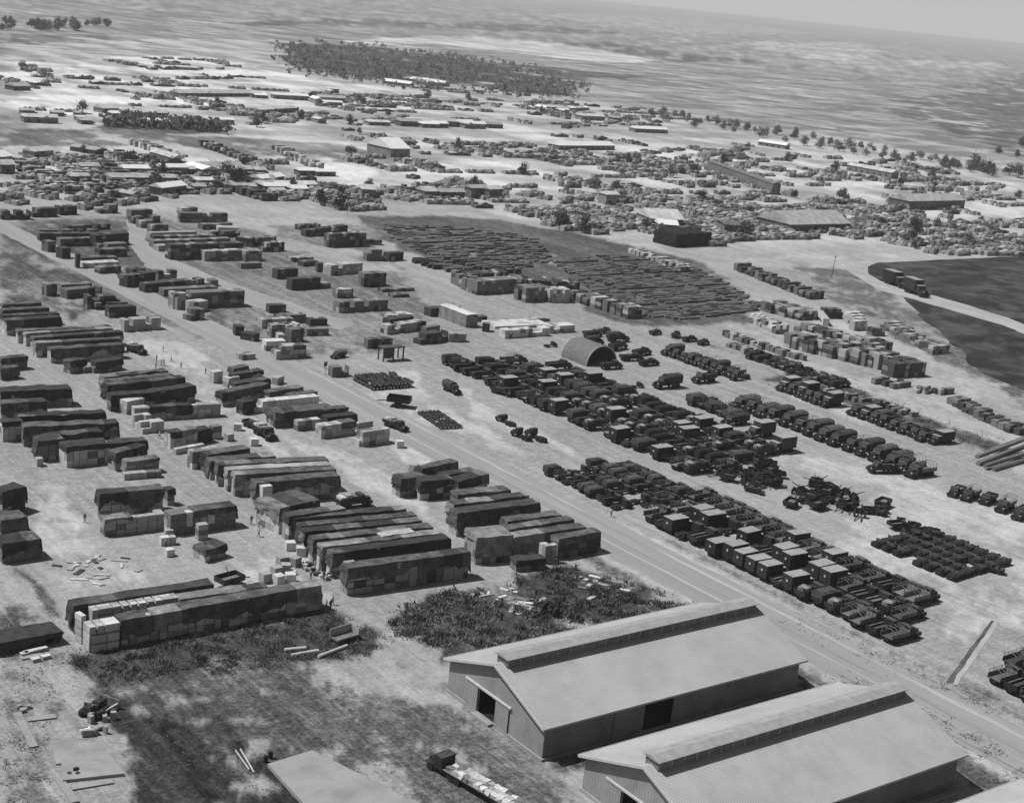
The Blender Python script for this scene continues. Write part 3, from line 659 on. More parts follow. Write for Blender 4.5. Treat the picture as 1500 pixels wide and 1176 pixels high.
# far-left blocks
GB = [(75, 512, 182, 505, 3.4, 2.6, TD, (2.8, 1.4, .5, 1.5)), (53, 503, 178, 496, 3.4, 2.2, T, (2.8, 1.4, 2, 1)), (50, 495, 180, 486, 3.4, 2.4, TD, (2.6, 1.4, 1.2, 3.0)), (38, 489, 165, 481, 3.2, 1.8, T, (1.2, 1, 1.2, 1)),
      (27, 485, 163, 478, 3.2, 2.0, T, (1.6, 1.4, 1.2, 1.5)), (10, 470, 90, 465, 3.8, 3.0, TD, (3.6, 1.4, 1.2, 2.4)), (4, 463, 87, 459, 3.0, 2.2, TD, (2, 1.4, 1.2, 1.4)), (4, 455, 72, 451, 3.0, 2.2, T, (2, 1.4, 1.2, 1.4)), (4, 447, 60, 444, 2.4, 2.2, T, (1.4, 1.4, 1.2, 1.4))]
for i, (a, b_, c, d, h, w_, t_, dr) in enumerate(GB):
    row(a, b_, c, d, h, w_, 'pale' if i in (3, 4) else 'mid', t_, dr, 'the %s row from the near end of the far left block' % ordw(i + 1), rough=.8)
row(103, 530, 126, 526, 2.9, 2.4, 'mid', TD, (2.0, 1, 2.4, .8), 'the tent-shaped pile before the far left block', rough=1.8)
row(126, 540, 158, 536, 1.4, 2.0, 'mid', None, label='the low bare pile before the far left block')
row(141, 531, 180, 526, 2.6, 2.4, 'dark', TD, (2.2, 1, 1, 2), 'the short black pile before the far left block')
KB = [(98, 656, 162, 649, 4.0, 4.0, 'mid', TD, (1.3, 1.4, 1.0, .8)), (56, 646, 95, 643, 4.2, 3.6, 'mid', TD, (1.4, 1.4, 2.8, 1.2)), (68, 640, 150, 632, 4.0, 2.6, 'dark', TD, (3, 1.4, 2, 1)), (35, 626, 174, 620, 4.0, 3.0, 'dark', TD, (3.4, 1.4, 1.5, 3.2)),
      (4, 619, 34, 617, 4.0, 2.4, 'mid', TD, (1.4, 1, .5, .5)), (27, 611, 155, 605, 3.8, 3.0, 'mid', TD, (2.8, 1.4, 1.5, 3.2)), (2, 592, 68, 588, 3.6, 3.0, 'dark', TD, (3.2, 1.4, 1, 1)), (2, 574, 105, 570, 3.8, 4.0, 'dark', TD, (3.2, 1.4, 1, 3.4)),
      (2, 540, 28, 537, 2.8, 2.2, 'dark', TD, (2.8, 1, 1, 2)), (2, 526, 41, 522, 3.0, 2.4, 'dark', TD, (1.8, 1, 1, .6))]
for i, (a, b_, c, d, h, w_, wd, t_, dr) in enumerate(KB):
    row(a, b_, c, d, h, w_, wd, t_, dr, 'the %s pile up the left edge from the two-course brown stack' % ordw(i + 1), rough=2.0)
row(54, 672, 64, 671, 1.6, 1.4, 'pale', None, label='the single pale crate standing before the lumpy left stacks')
row(164, 650, 216, 645, 3.8, 2.6, 'dark', TD, (3.2, 1, 1, 2.5), 'the black pile beside the lane, left of the central block')
row(170, 664, 214, 652, 3.6, 2.2, 'dark', TD, (3, 1, 2.4, 2), 'the second black pile beside the lane')
row(186, 677, 234, 671, 2.8, 2.2, 'pale', T, (1.2, 1, 2, .8), 'the low draped pile beside the lane')
row(182, 694, 237, 690, 1.3, 1.6, 'dark', None, label='the low dark line of crates before the draped pile beside the lane')
row(4, 722, 38, 712, 4.4, 3.0, 'dark', TD, (3.8, 1, 1, 3.0), 'the farthest of three black piles cut by the left edge', rough=1.6)
row(2, 763, 40, 758, 3.2, 4.0, 'dark', TD, (2.8, 1.4, 1, 3.0), 'the middle of three black piles cut by the left edge', rough=1.6)
row(4, 797, 60, 789, 3.4, 4.0, 'dark', TD, (3.2, 1.4, 1, 3.2), 'the nearest of three black piles cut by the left edge', rough=1.6)
row(147, 724, 240, 716, 4.2, 2.6, 'mid', TD, (3.6, 1.4, 2.6, 2.0), 'the rear row of the pair in the left yard')
row(246, 718, 257, 716, 3.0, 2.0, 'dark', TD, (1.2, 1, .5, 1), 'the small box pile at the right end of the rear row')
row(154, 762, 243, 752, 3.0, 2.6, 'mid', T, (1.0, 1, 2.4, .4), 'the lower half of the front row in the left yard', span=((0, .45),))
row(250, 754, 347, 741, 3.9, 2.8, 'mid', TD, (1.6, 1, .2, 3.0), 'the right half of the front row in the left yard', span=((.36, 1),))
row(291, 769, 306, 767, 2.9, 1.4, 'mid', None, label='the two stacked crates leaning on the front row in the left yard')
for i, (a, b_, c, d, h) in enumerate([(243, 777, 255, 776, 1.4), (236, 788, 259, 786, 1.5), (245, 806, 257, 804, 1.3), (257, 805, 269, 803, 1.3)]):
    row(a, b_, c, d, h, 1.3, 'pale', None, label=('the lone crate topmost of the loose group in the left yard', 'the pair behind the two nearest loose crates in the left yard', 'the left of the two nearest loose crates', 'the right of the two nearest loose crates')[i])
row(301, 806, 332, 797, 2.2, 3.0, 'mid', T, (1.6, 1, 1.6, 1.5), 'the low mound alone in the left yard', rough=1.8)
for i, (a, b_, k) in enumerate([(432, 828, 'a'), (441, 813, 'b'), (413, 827, 'c'), (425, 805, 'd'), (408, 855, 'e'), (425, 852, 'f'), (388, 852, 'g'), (405, 842, 'h'), (418, 838, 'i'), (335, 645, 'j'), (372, 652, 'k'), (348, 630, 'l'), (585, 655, 'm'), (606, 690, 'n')]):
    q = P(a, b_); owner_id[0] += 1
    crate_spec(q, U(-.5, .5), 1.6, 1.5, 1.5, rnd.choice(['crateA', 'crateB']), ('lying loose near the left ends of the central block' if i < 9 else 'standing alone on open ground',), owner_id[0])
row(757, 822, 800, 818, 2.0, 2.4, 'vdark', TD, (1.5, 1, 1, 1), 'the low black pile before the block beside the road')

# 300 crates that show largest are things; those of each remaining stack are one pile
CRATES.sort(key=lambda c: c[0])
near, rest = CRATES[:300], CRATES[300:]
tone = {'crateA': 'pale', 'crateB': 'greyish', 'crateC': 'grey', 'crateD': 'dark'}
for (_, loc, rz, L, D, H, k, where, ow_) in near:
    o = link('crate', crate_mesh(L, D, H, k), None, loc, rz)
    tier = '' if len(where) < 2 else (where[1] + ' course of ')
    lab = '%s crate%s in %s' % (tone[k], (' (' + where[1] + ' course)') if len(where) > 1 and where[1] and not ('loose' in where[0] or 'alone' in where[0]) else '', where[0])
    tag(o, lab.replace('in lying', 'lying').replace('in standing', 'standing'), 'crate', lab[:60])
byown = {}
for c in rest: byown.setdefault(c[8], []).append(c)
for ow_, cs in byown.items():
    b = B(); o0 = cs[0][1]
    ref = Vector((o0.x, o0.y, 0))
    for (_, loc, rz, L, D, H, k, where, _o) in cs:
        p = loc - ref; b.box(p.x - L / 2, p.x + L / 2, p.y - D / 2, p.y + D / 2, p.z, p.z + H, k, rz=rz)
    o = b.obj('crate_stack', None, ref)
    tag(o, 'stacked crates forming ' + cs[0][7][0] if 'stand' not in cs[0][7][0] and 'loose' not in cs[0][7][0] else 'small wooden crate ' + cs[0][7][0], 'crate stack', 'crate stacks of the supply yard' if len(cs) > 1 else 'loose crates of the supply yard')
#PART2
# ------------------------------------------------------------------ vehicles
def wheel_mesh(r=0.52, w=0.32):
    b = B(); b.cyl((0, -w / 2, 0), (0, w / 2, 0), r, 'rubber', 12); b.cyl((0, -w / 2 - .02, 0), (0, w / 2 + .02, 0), r * .5, 'paint', 8); return b.mesh('wheel')
WH = wheel_mesh(); WHS = wheel_mesh(0.38, 0.22)

def truck_parts(kind):
    """list of (part name, builder) for one vehicle heading +x; the wheel positions; length about 7.6 m"""
    P_ = []; b = B()
    b.box(-3.7, 3.3, -.5, .5, .62, .9, 'paint'); b.box(3.45, 3.62, -1.15, 1.15, .55, .85, 'paint')
    if kind == 'tractor': b.box(-3.3, -1.2, -.7, .7, .9, 1.15, 'paint')
    P_.append(('chassis', b))
    b = B()    # hood and fenders
    b.prism([(-.62, .9), (.62, .9), (.55, 1.6), (-.55, 1.6)], 2.0, 3.4, 'paint')
    b.prism([(-1.2, .95), (-.7, .95), (-.7, 1.25), (-1.15, 1.2)], 1.9, 3.5, 'paint'); b.prism([(.7, .95), (1.2, .95), (1.15, 1.2), (.7, 1.25)], 1.9, 3.5, 'paint')
    P_.append(('hood', b))
    b = B()
    for s_ in (-1, 1): b.cyl((3.38, s_ * .85, 1.3), (3.52, s_ * .85, 1.3), .16, 'trim', 8)
    P_.append(('headlight', b))
    b = B(); b.box(.75, 1.98, -1.08, 1.08, .9, 1.62, 'paint')
    b.add([(.75, -1.05, 1.62), (1.98, -1.05, 1.62), (1.98, 1.05, 1.62), (.75, 1.05, 1.62), (.75, -1.0, 2.35), (1.75, -1.0, 2.35), (1.75, 1.0, 2.35), (.75, 1.0, 2.35)],
          [(0, 1, 5, 4), (3, 7, 6, 2), (0, 4, 7, 3), (4, 5, 6, 7)], 'paint', )
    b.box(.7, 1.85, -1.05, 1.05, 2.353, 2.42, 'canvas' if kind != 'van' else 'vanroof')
    P_.append(('cab', b))
    b = B(); b.add([(1.99, -1.0, 1.64), (1.99, 1.0, 1.64), (1.78, .95, 2.32), (1.78, -.95, 2.32)], [(0, 1, 2, 3)], 'glass'); P_.append(('windshield', b))
    if kind in ('cargo', 'covered', 'loaded', 'heaped'):
        b = B(); b.box(-3.8, .6, -1.2, 1.2, 1.05, 1.2, 'paint', top='bedfloor')
        for s_ in (-1, 1): b.box(-3.8, .6, min(s_ * 1.14, s_ * 1.2), max(s_ * 1.14, s_ * 1.2), 1.203, 1.95, 'paint'); b.box(-3.6, .5, min(s_ * .7, s_ * 1.12), max(s_ * .7, s_ * 1.12), 1.55, 1.6, 'paintlight')
        b.box(.54, .6, -1.137, 1.137, 1.203, 2.1, 'paint'); b.box(-3.8, -3.74, -1.137, 1.137, 1.203, 1.9, 'paint'); P_.append(('cargo_bed', b))
    if kind == 'covered':
        b = B(); b.prism([(-1.25, 1.7), (-1.25, 2.6), (-.8, 2.95), (.8, 2.95), (1.25, 2.6), (1.25, 1.7)], -3.82, .62, 'canvas'); P_.append(('canvas_cover', b))
    if kind == 'hoops': 
        b = B(); b.box(-3.8, .6, -1.2, 1.2, 1.05, 1.2, 'paint', top='bedfloor')
        for s_ in (-1, 1): b.box(-3.8, .6, min(s_ * 1.14, s_ * 1.2), max(s_ * 1.14, s_ * 1.2), 1.203, 1.9, 'paintlight')
        b.box(.54, .6, -1.137, 1.137, 1.203, 2.1, 'paintlight'); P_.append(('cargo_bed', b))
        for x in (-3.6, -2.6, -1.6, -.6, .4):
            b = B(); pts = [(-1.17, 1.9), (-1.1, 2.6), (-.6, 2.9), (.6, 2.9), (1.1, 2.6), (1.17, 1.9)]
            for (a, c), (e, f) in zip(pts, pts[1:]): b.cyl((x, a, c), (x, e, f), .05, 'paintlight', 4)
            P_.append(('hoop', b))
    if kind == 'van':
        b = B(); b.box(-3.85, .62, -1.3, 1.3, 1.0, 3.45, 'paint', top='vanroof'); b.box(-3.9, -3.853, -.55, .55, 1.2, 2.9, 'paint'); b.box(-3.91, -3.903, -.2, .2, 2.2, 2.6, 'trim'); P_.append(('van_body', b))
    if kind == 'loaded':
        b = B()
        for i in range(3): b.box(-3.5 + i * 1.3, -2.3 + i * 1.3, -1.0, 1.0, 1.21, 2.3 + (i % 2) * .3, ('crateA', 'crateB', 'crateC')[i])
        P_.append(('cargo_load', b))
    if kind == 'heaped':
        b = B()
        for i in range(9): b.box(-3.5 + i * .42, -2.7 + i * .42, U(-1, -.3), U(.1, 1), 1.21, U(1.6, 2.7), rnd.choice(['paint', 'canvas', 'paintlight', 'tarpworn']), rz=U(-.3, .3), jit=.1)
        P_.append(('cargo_load', b))
    if kind == 'tank':
        b = B(); b.cyl((-3.7, 0, 1.85), (.5, 0, 1.85), .95, 'paint', 14); P_.append(('tank_body', b))
    return P_, [(2.65, -1.0), (2.65, 1.0), (-1.5, -.95), (-1.5, .95), (-2.75, -.95), (-2.75, .95)]

def make_truck(kind, name='truck'):
    root = empty(name); parts = []; ps, ws = truck_parts(kind)
    for nm, b in ps: parts.append(b.obj(nm, root))
    for x, y in ws: parts.append(link('wheel', WH, root, (x, y, .52)))
    return root, parts
def merged(kind, name):
    b = B(); ps, ws = truck_parts(kind)
    for nm, c in ps:
        o = len(b.v); b.v += c.v
        for f, m in zip(c.f, c.m): b.f.append([i + o for i in f]); b.m.append(b.mi(c.mats[m]))
    for x, y in ws: b.cyl((x, y - .16, .52), (x, y + .16, .52), .52, 'rubber', 8)
    return b.mesh(name)
KINDS = ['cargo', 'covered', 'hoops', 'van', 'tractor', 'tank', 'loaded']
PROTO = {}; LOW = {}
KD = {'cargo': 'open truck', 'covered': 'covered truck', 'hoops': 'hooped truck', 'van': 'van truck', 'tractor': 'tractor truck', 'tank': 'tank truck', 'loaded': 'loaded truck', 'heaped': 'heaped truck'}
KNM = {'cargo': 'cargo_truck', 'covered': 'covered_truck', 'hoops': 'hooped_truck', 'van': 'van_truck', 'tractor': 'tractor_truck', 'tank': 'tank_truck', 'loaded': 'loaded_truck', 'heaped': 'heaped_truck'}
ntr = [0]
def truck(x, y, rz, kind, label, group, s=1.0, low=False):
    if low:
        if kind not in LOW: LOW[kind] = merged(kind, KNM[kind])
        o = link(KNM[kind], LOW[kind])
    elif kind not in PROTO: PROTO[kind] = make_truck(kind, KNM[kind]); o = PROTO[kind][0]
    else: o = copy_tree(*PROTO[kind])
    o.location = (x, y, 0); o.rotation_euler.z = rz; o.scale = (s, s, s)
    o.scale = (s * U(.9, 1.08), s * U(.94, 1.06), s * U(.88, 1.14))
    tag(o, label, 'truck', group); ntr[0] += 1
    return o
def colw(v0, v1, p): return int(abs(v1 - v0) / p)
# packed block beside the road: trucks side by side, bonnets away from the road
G1 = 'trucks packed in the block beside the road'
def vblock(cols, kinds, grp, where, pitch=3.1, rz0=0, low=False, skip=.04, s=1.0, colname='column'):
    for ci, (u, va, vb) in enumerate(cols):
        n = colw(va, vb, pitch)
        for i in range(n):
            if rnd.random() < skip: continue
            v = va + (i + .5) * pitch
            k = kinds(ci, i, v)
            if k is None: continue
            flip = 0
            truck(u + U(-.6, .6), v + U(-.2, .2), rz0 + U(-.06, .06) + flip, k, '%s, %s column of the %s, %s from its near end' % (KD[k], ordw(ci + 1), where, ordw(i + 1)), grp, s, low)
def k1(ci, i, v):
    if 159 < v < 196 and ci < 2: return 'van' if rnd.random() < .84 else rnd.choice(['cargo', 'tractor'])
    if 165 < v < 192 and ci == 2: return 'van' if rnd.random() < .3 else 'hoops'
    return rnd.choice(['cargo', 'heaped', 'hoops', 'hoops', 'tractor', 'covered', 'heaped', 'tractor'])
vblock([(192.4, 138.5, 205), (201.0, 143.5, 205), (209.3, 147.5, 207)], k1, G1, 'dark road-side block', s=.98)
vblock([(190.6, 206, 231.5), (196.6, 205, 231), (202.4, 205, 233), (208.0, 207, 231)], lambda c, i, v: rnd.choice(['tractor', 'cargo', 'covered', 'hoops']), 'smaller trucks at the far end of the road-side block', 'small-truck road-side block', pitch=2.7, s=.72)
# trucks cut by the right edge
vblock([(195.6, 104, 124.6), (204.6, 107, 131), (213.6, 112, 131)], lambda c, i, v: 'hoops' if i % 2 else 'cargo', 'trucks cut by the right edge', 'right-edge group', pitch=3.2)
# big central vehicle park
def k2(ci, i, v):
    if v > 275: return rnd.choice(['covered', 'hoops', 'cargo', 'van', 'tank', 'cargo'])
    return rnd.choice(['cargo', 'tractor', 'van', 'covered', 'hoops', 'tank', 'heaped', 'heaped'])
vblock([(221.5, 218, 316), (230, 217, 317), (238.5, 217, 312), (247, 222, 303)], k2, 'vehicles of the big central park', 'big vehicle park', pitch=3.35, skip=.1, s=1.0, low=False)
vblock([(292.5, 276.5, 309)], lambda c, i, v: rnd.choice(['cargo', 'covered', 'hoops', 'tractor']), 'row beyond the round-roofed hut', 'row beyond the hut', pitch=3.1, low=True, rz0=pi)
vblock([(272, 201, 262)], lambda c, i, v: 'covered' if i % 4 else 'hoops', 'long row of covered trucks', 'long covered row', pitch=4.1, rz0=pi, s=1.12, skip=0)
vblock([(298, 214, 243), (297, 248, 270)], lambda c, i, v: rnd.choice(['cargo', 'hoops', 'covered', 'van']) if i else 'van', 'row nearest the ditch', 'row nearest the ditch', pitch=3.2, rz0=pi, low=True)
vblock([(262, 247, 266)], lambda c, i, v: 'hoops' if i % 2 else 'covered', 'short row in mid park', 'short middle row', pitch=3.3, rz0=0, low=True)
vblock([(316, 262, 300)], lambda c, i, v: rnd.choice(['cargo', 'tractor', 'hoops']), 'row beside the white bales', 'row behind the ditch line', pitch=3.2, rz0=0, low=True, skip=.15)
def vpx(px, py, rz, kind, label, s=1.0, grp=None, low=True):
    q = P(px, py); return truck(q.x, q.y, rz, kind, label, grp or 'single trucks standing apart', s, low)
vpx(1140, 662, pi, 'van', 'tall dark van standing apart, in open sand', 1.15)
vpx(1110, 640, pi, 'van', 'dark van nose to nose with a smaller truck, mid park', 1.1)
vpx(1075, 622, pi, 'covered', 'truck just beyond the mid park vans')
vpx(1290, 692, pi * .9, 'cargo', 'open truck second from the long trailer truck')
vpx(1345, 697, pi, 'hoops', 'long open truck at the end of the row, shadow in front', 1.2)
vpx(1308, 673, pi, 'cargo', 'light-fronted truck behind the end of the row')
for i, (a, c) in enumerate([(1392, 722), (1412, 727), (1438, 733), (1463, 744), (1487, 755), (1512, 764)]):
    vpx(a + 8, c + 3, R(196), 'hoops' if i % 2 else 'cargo', 'pale-bonneted truck, %s from the left in the right-edge row' % ordw(i + 1), .92, 'pale-bonneted trucks in a row at the right edge', False)
vpx(662, 575, -pi / 2, 'covered', 'small truck alone left of the vehicle park', .8)
vpx(735, 578, -pi / 2 + .3, 'cargo', 'truck at the near left tip of the vehicle park', .8)
vpx(741, 620, pi / 2, 'tractor', 'farthest of three dark tractors on open sand', .85); vpx(764, 642, pi / 2 + .1, 'tractor', 'middle of three dark tractors on open sand', .85); vpx(785, 643, pi / 2, 'tractor', 'right of three dark tractors on open sand', .85)
vpx(580, 628, -pi / 2 + .2, 'loaded', 'loaded truck waiting by the jumbled pile near the road', .9, low=False)
vpx(388, 640, -pi / 2, 'loaded', 'loaded truck at the lane end between crate rows', 1.0, low=False); vpx(372, 628, -pi / 2 + .2, 'cargo', 'empty truck behind the loaded one on the lane', .8, low=False)
vpx(200, 517, -pi / 2 + .3, 'loaded', 'loaded truck right of the far left block', .9)
vpx(495, 524, R(200), 'covered', 'lone covered truck near the small dark box', .7)
vpx(976, 568, pi, 'covered', 'dark covered truck alone above the park', 1.1); vpx(1030, 560, pi * 1.02, 'cargo', 'long truck alone in the park', 1.1)
vpx(932, 568, 0, 'tractor', 'small dark tractor alone above the park', .6); vpx(806, 508, 0, 'tractor', 'small dark machine left of the round-roofed hut', .6)
vpx(518, 742, 0, 'loaded', 'dark tarpaulined truck beyond the striped rows', 1.0, low=False)
vpx(1105, 722, -pi / 2 + .4, 'cargo', 'small truck alone in front of the wrecks', .6); vpx(1290, 598, pi, 'tractor', 'truck at the ditch')
for i, (a, c) in enumerate([(870, 505), (905, 512), (925, 528), (895, 540), (880, 520), (940, 520), (905, 500), (950, 535), (868, 493)]):
    vpx(a, c, U(-.3, .3), rnd.choice(['cargo', 'covered', 'tractor']), 'dark truck among the vehicles right of the round-roofed hut', .9, 'vehicles right of the hut')
# two trucks on the diagonal road at right
RH_ = P(1400, 450) - P(1300, 415); RH_ = math.atan2(RH_.y, RH_.x)
vpx(1312, 419, RH_, 'van', 'pale truck on the road beside the dark field', 1.6); vpx(1342, 432, RH_, 'van', 'dark truck on the road beside the dark field', 1.6)
for i, (a, c) in enumerate([(990, 494), (1010, 500), (1030, 505), (960, 490), (885, 487)]): vpx(a, c, U(0, 1), 'cargo', 'small truck beyond the hut, before the flat field of drums', .7, 'small trucks beyond the hut')

# jeeps
def jeep_proto():
    root = empty('jeep'); ps = []
    b = B(); b.box(-1.6, 1.6, -.55, .55, .4, .55, 'paint'); b.box(-1.55, .35, -.78, .78, .55, .68, 'paint', top='bedfloor')
    for s_ in (-1, 1): b.box(-1.55, .35, min(s_ * .72, s_ * .78), max(s_ * .72, s_ * .78), .683, 1.0, 'paint')
    b.box(-1.6, -1.553, -.78, .78, .55, 1.0, 'paint'); ps.append(b.obj('body', root))
    b = B(); b.prism([(-.55, .6), (.55, .6), (.48, 1.02), (-.48, 1.02)], .4, 1.6, 'paint'); b.box(.4, 1.6, -.8, -.57, .8, .86, 'paint'); b.box(.4, 1.6, .57, .8, .8, .86, 'paint'); ps.append(b.obj('hood', root))
    b = B(); b.box(.36, .4, -.72, .72, 1.0, 1.4, 'glass'); b.box(.33, .36, -.76, -.7, 1.0, 1.45, 'paintlight'); b.box(.33, .36, .7, .76, 1.0, 1.45, 'paintlight'); b.box(.33, .36, -.699, .699, 1.40, 1.45, 'paintlight'); ps.append(b.obj('windshield', root))
    b = B(); b.box(-.6, -.1, -.6, -.1, .683, .95, 'canvas'); b.box(-.6, -.1, .1, .6, .683, .95, 'canvas'); b.box(-.7, -.61, -.6, .6, .7, 1.25, 'canvas'); b.box(-1.5, -1.1, -.6, .6, .683, .95, 'canvas'); ps.append(b.obj('seat', root))
    b = B(); b.cyl((-1.62, .35, .8), (-1.78, .35, .8), .33, 'rubber', 10); ps.append(b.obj('spare_wheel', root))
    for x in (-1.05, 1.15):
        for y in (-.68, .68): ps.append(link('wheel', WHS, root, (x, y, .38)))
    return root, ps
JP = jeep_proto(); first = True
for r_ in range(5):
    for c_ in range(8):
        u = 224.8 + r_ * 3.8; v = 154.0 + c_ * 2.5 + r_ * .25
        if (r_ == 0 and c_ in (8,)) or (r_ == 1 and c_ == 6) or rnd.random() < .05: continue
        o = JP[0] if first else copy_tree(*JP); first = False
        o.location = (u + U(-.3, .3), v + U(-.15, .15), 0); o.rotation_euler.z = pi + U(-.15, .15); o.scale = (1.12, 1.12, 1.12)
        tag(o, 'dark jeep, %s row from the road, %s from the right, in the jeep block' % (ordw(r_ + 1), ordw(c_ + 1)), 'jeep', 'jeeps parked in a tight block')
for i, (a, c) in enumerate([(1455, 838), (1313, 806)]):
    q = P(a, c); o = copy_tree(*JP); o.location = q; o.rotation_euler.z = U(0, 3); tag(o, ('lone jeep at the right corner of the jeep block', 'lone jeep at the left corner of the jeep block')[i], 'jeep', 'jeeps parked in a tight block')
# towed guns and trailers, wrecks
def gun():
    b = B(); 
    for s_ in (-1, 1): b.cyl((0, s_ * .8 - .12, .55), (0, s_ * .8 + .12, .55), .55, 'rubber', 10)
    b.cyl((0, -.8, .55), (0, .8, .55), .08, 'paint', 6); b.cyl((-.6, 0, .9), (2.2, 0, 1.5), .11, 'paint', 7, r2=.07); b.cyl((0, .2, .5), (-2.6, .5, .15), .09, 'paint', 5); b.cyl((0, -.2, .5), (-2.6, -.5, .15), .09, 'paint', 5)
    b.box(.1, .16, -.8, .8, .5, 1.4, 'paint'); return b.mesh('gun_carriage')
def trailer():
    b = B(); b.box(-1.6, 1.4, -.95, .95, .7, .85, 'paint', top='bedfloor')
    for s_ in (-1, 1): b.box(-1.6, 1.4, min(s_ * .9, s_ * .95), max(s_ * .9, s_ * .95), .853, 1.35, 'paint'); b.cyl((-.1, s_ * 1.0, .5), (-.1, s_ * 1.2, .5), .5, 'rubber', 10)
    b.box(1.34, 1.4, -.897, .897, .853, 1.35, 'paint'); b.box(-1.6, -1.54, -.897, .897, .853, 1.35, 'paint'); b.cyl((1.4, 0, .7), (2.8, 0, .45), .07, 'paint', 5); return b.mesh('cargo_trailer')
GM, TMs = gun(), trailer()
def scatter_px(box, n, meshes, names, labels, grp, cat, smin=.8, smax=1.2):
    x0, y0, x1, y1, x2, y2, x3, y3 = box
    for i in range(n):
        s_, t_ = rnd.random(), rnd.random()
        ax, ay = x0 + (x1 - x0) * s_, y0 + (y1 - y0) * s_; bx, by = x3 + (x2 - x3) * s_, y3 + (y2 - y3) * s_
        q = P(ax + (bx - ax) * t_, ay + (by - ay) * t_); j = rnd.randrange(len(meshes)); o = link(names[j], meshes[j], None, q, U(0, 6.28))
        sc_ = U(smin, smax); o.scale = (sc_, sc_, sc_); tag(o, labels[j], cat[j], grp)
scatter_px((1302, 772, 1330, 760, 1372, 790, 1350, 800), 14, [GM, TMs], ['gun_carriage', 'cargo_trailer'], ['dark wheeled gun carriage in the loose row left of the jeeps', 'small dark trailer in the loose row left of the jeeps'], 'loose row left of the jeeps', ['gun carriage', 'trailer'])
scatter_px((1020, 690, 1060, 640, 1160, 700, 1120, 722), 34, [GM, TMs, TMs], ['gun_carriage', 'cargo_trailer', 'cargo_trailer'], ['gun carriage in the jumble before the tall van', 'small dark trailer in the jumble before the tall van', 'small dark trailer in the jumble before the tall van'], 'jumble before the tall van', ['gun carriage', 'trailer', 'trailer'], .9, 1.5)
scatter_px((1148, 735, 1190, 705, 1300, 745, 1290, 755), 34, [GM, TMs, GM], ['gun_carriage', 'cargo_trailer', 'gun_carriage'], ['gun carriage in the loose heap right of the jumble', 'small dark trailer in the loose heap right of the jumble', 'gun carriage in the loose heap right of the jumble'], 'loose heap right of the jumble', ['gun carriage', 'trailer', 'gun carriage'], .9, 1.4)
scatter_px((940, 670, 960, 640, 1030, 660, 1020, 690), 12, [TMs], ['cargo_trailer'], ['small dark trailer at the near tip of the big vehicle park'], 'near tip of the vehicle park', ['trailer'], .9, 1.3)
def pos1(a, c, me, nm, lab, cat, rz=0, s=1.0, grp=None):
    o = link(nm, me, None, P(a, c), rz); o.scale = (s, s, s); tag(o, lab, cat, grp); return o
pos1(1158, 742, TMs, 'cargo_trailer', 'dark trailer alone left of the loose heap', 'trailer', .4, 1.2); pos1(1197, 745, TMs, 'cargo_trailer', 'dark trailer just before the loose heap', 'trailer', .1, 1.4)
pos1(1259, 757, GM, 'gun_carriage', 'lone gun carriage between the heap and the jeep block', 'gun carriage', .6, 1.3); pos1(583, 595, TMs, 'cargo_trailer', 'small lone trailer between the block of barrels and the road', 'trailer', 2.4, 1.8)
pos1(806, 900, GM, 'gun_carriage', 'dark wheeled machine in the weeds behind the farther warehouse', 'machine', 0.2, 1.5); pos1(337, 858, TMs, 'cargo_trailer', 'dark machine behind the long stack', 'trailer', .2, 1.4); pos1(336, 852, GM, 'gun_carriage', 'thin-armed machine standing in the dark cart behind the long stack', 'machine', 1.4, 1.1)
# blocks of barrels and bombs left of the vehicle park
def barrel_mesh():
    b = B(); b.cyl((0, -.8, .45), (0, .8, .45), .42, 'paint', 10); b.cyl((0, -.82, .45), (0, .82, .45), .25, 'trim', 8); return b.mesh('drum')
BM = barrel_mesh()
for nm, (u0, u1, v0, v1), lab in (('a', P(530, 566) and (0, 0, 0, 0), ''),): pass
def barrel_block(px0, px1, depth, nrow, layers, lab):
    A, Bq = P(*px0), P(*px1); org, L, rz = frame(A, Bq); n = int(L / .95); c_, s_ = cos(rz), sin(rz)
    for i in range(n):
        for j in range(nrow):
            for k in range(layers):
                if k < layers - 1 and 0 < i < n - 1 and 0 < j < nrow - 1: continue
                if rnd.random() < .12: continue
                x, y = i * .95 + (k % 2) * .4, j * depth / nrow + U(-.2, .2)
                o = link('drum', BM, None, (org.x + x * c_ - y * s_, org.y + x * s_ + y * c_, k * .84), rz + U(-.2, .2)); tag(o, lab, 'drum', lab)
barrel_block((545, 571), (607, 566), 10, 5, 2, 'dark drum in the block beside the small dark box')
barrel_block((645, 628), (682, 626), 13, 6, 1, 'dark drum in the flat block by the road')

# ------------------------------------------------------------------ middle distance stacks
nst = [0]
def mstack(x0, y0, x1, y1, h, w, wood='dark', label=None, top=None, base=False, cell=1.6, gap=.12, grp='stacks of the middle distance'):
    z = 0 if base else h
    org, L, rz = frame(P(x0, y0, z), P(x1, y1, z)); b = B(); n = max(1, round(h / 1.3)); H = h / n; x = 0; ww = WOODS[wood]; ww = [rnd.choice(ww)] * 5 + ww
    nd = max(1, round(w / 2.0))
    while x < L - .1:
        l = min(U(cell * .7, cell * 1.3), L - x)
        hh = n if rnd.random() > gap else max(1, n - 1)
        yo = U(-.12, .12)
        for j in range(nd):
            for i in range(hh):
                if i < hh - 1 and 0 < j < nd - 1: continue
                k = rnd.choice(ww); b.box(x + .04, x + l - .04, j * w / nd + yo, (j + 1) * w / nd - .08 + yo, i * H + .03, (i + 1) * H - .03, k, top=top if i == hh - 1 else None)
        x += l
    o = b.obj('supply_stack', None, org, rz); nst[0] += 1
    tag(o, label, 'stack', grp)
    return o
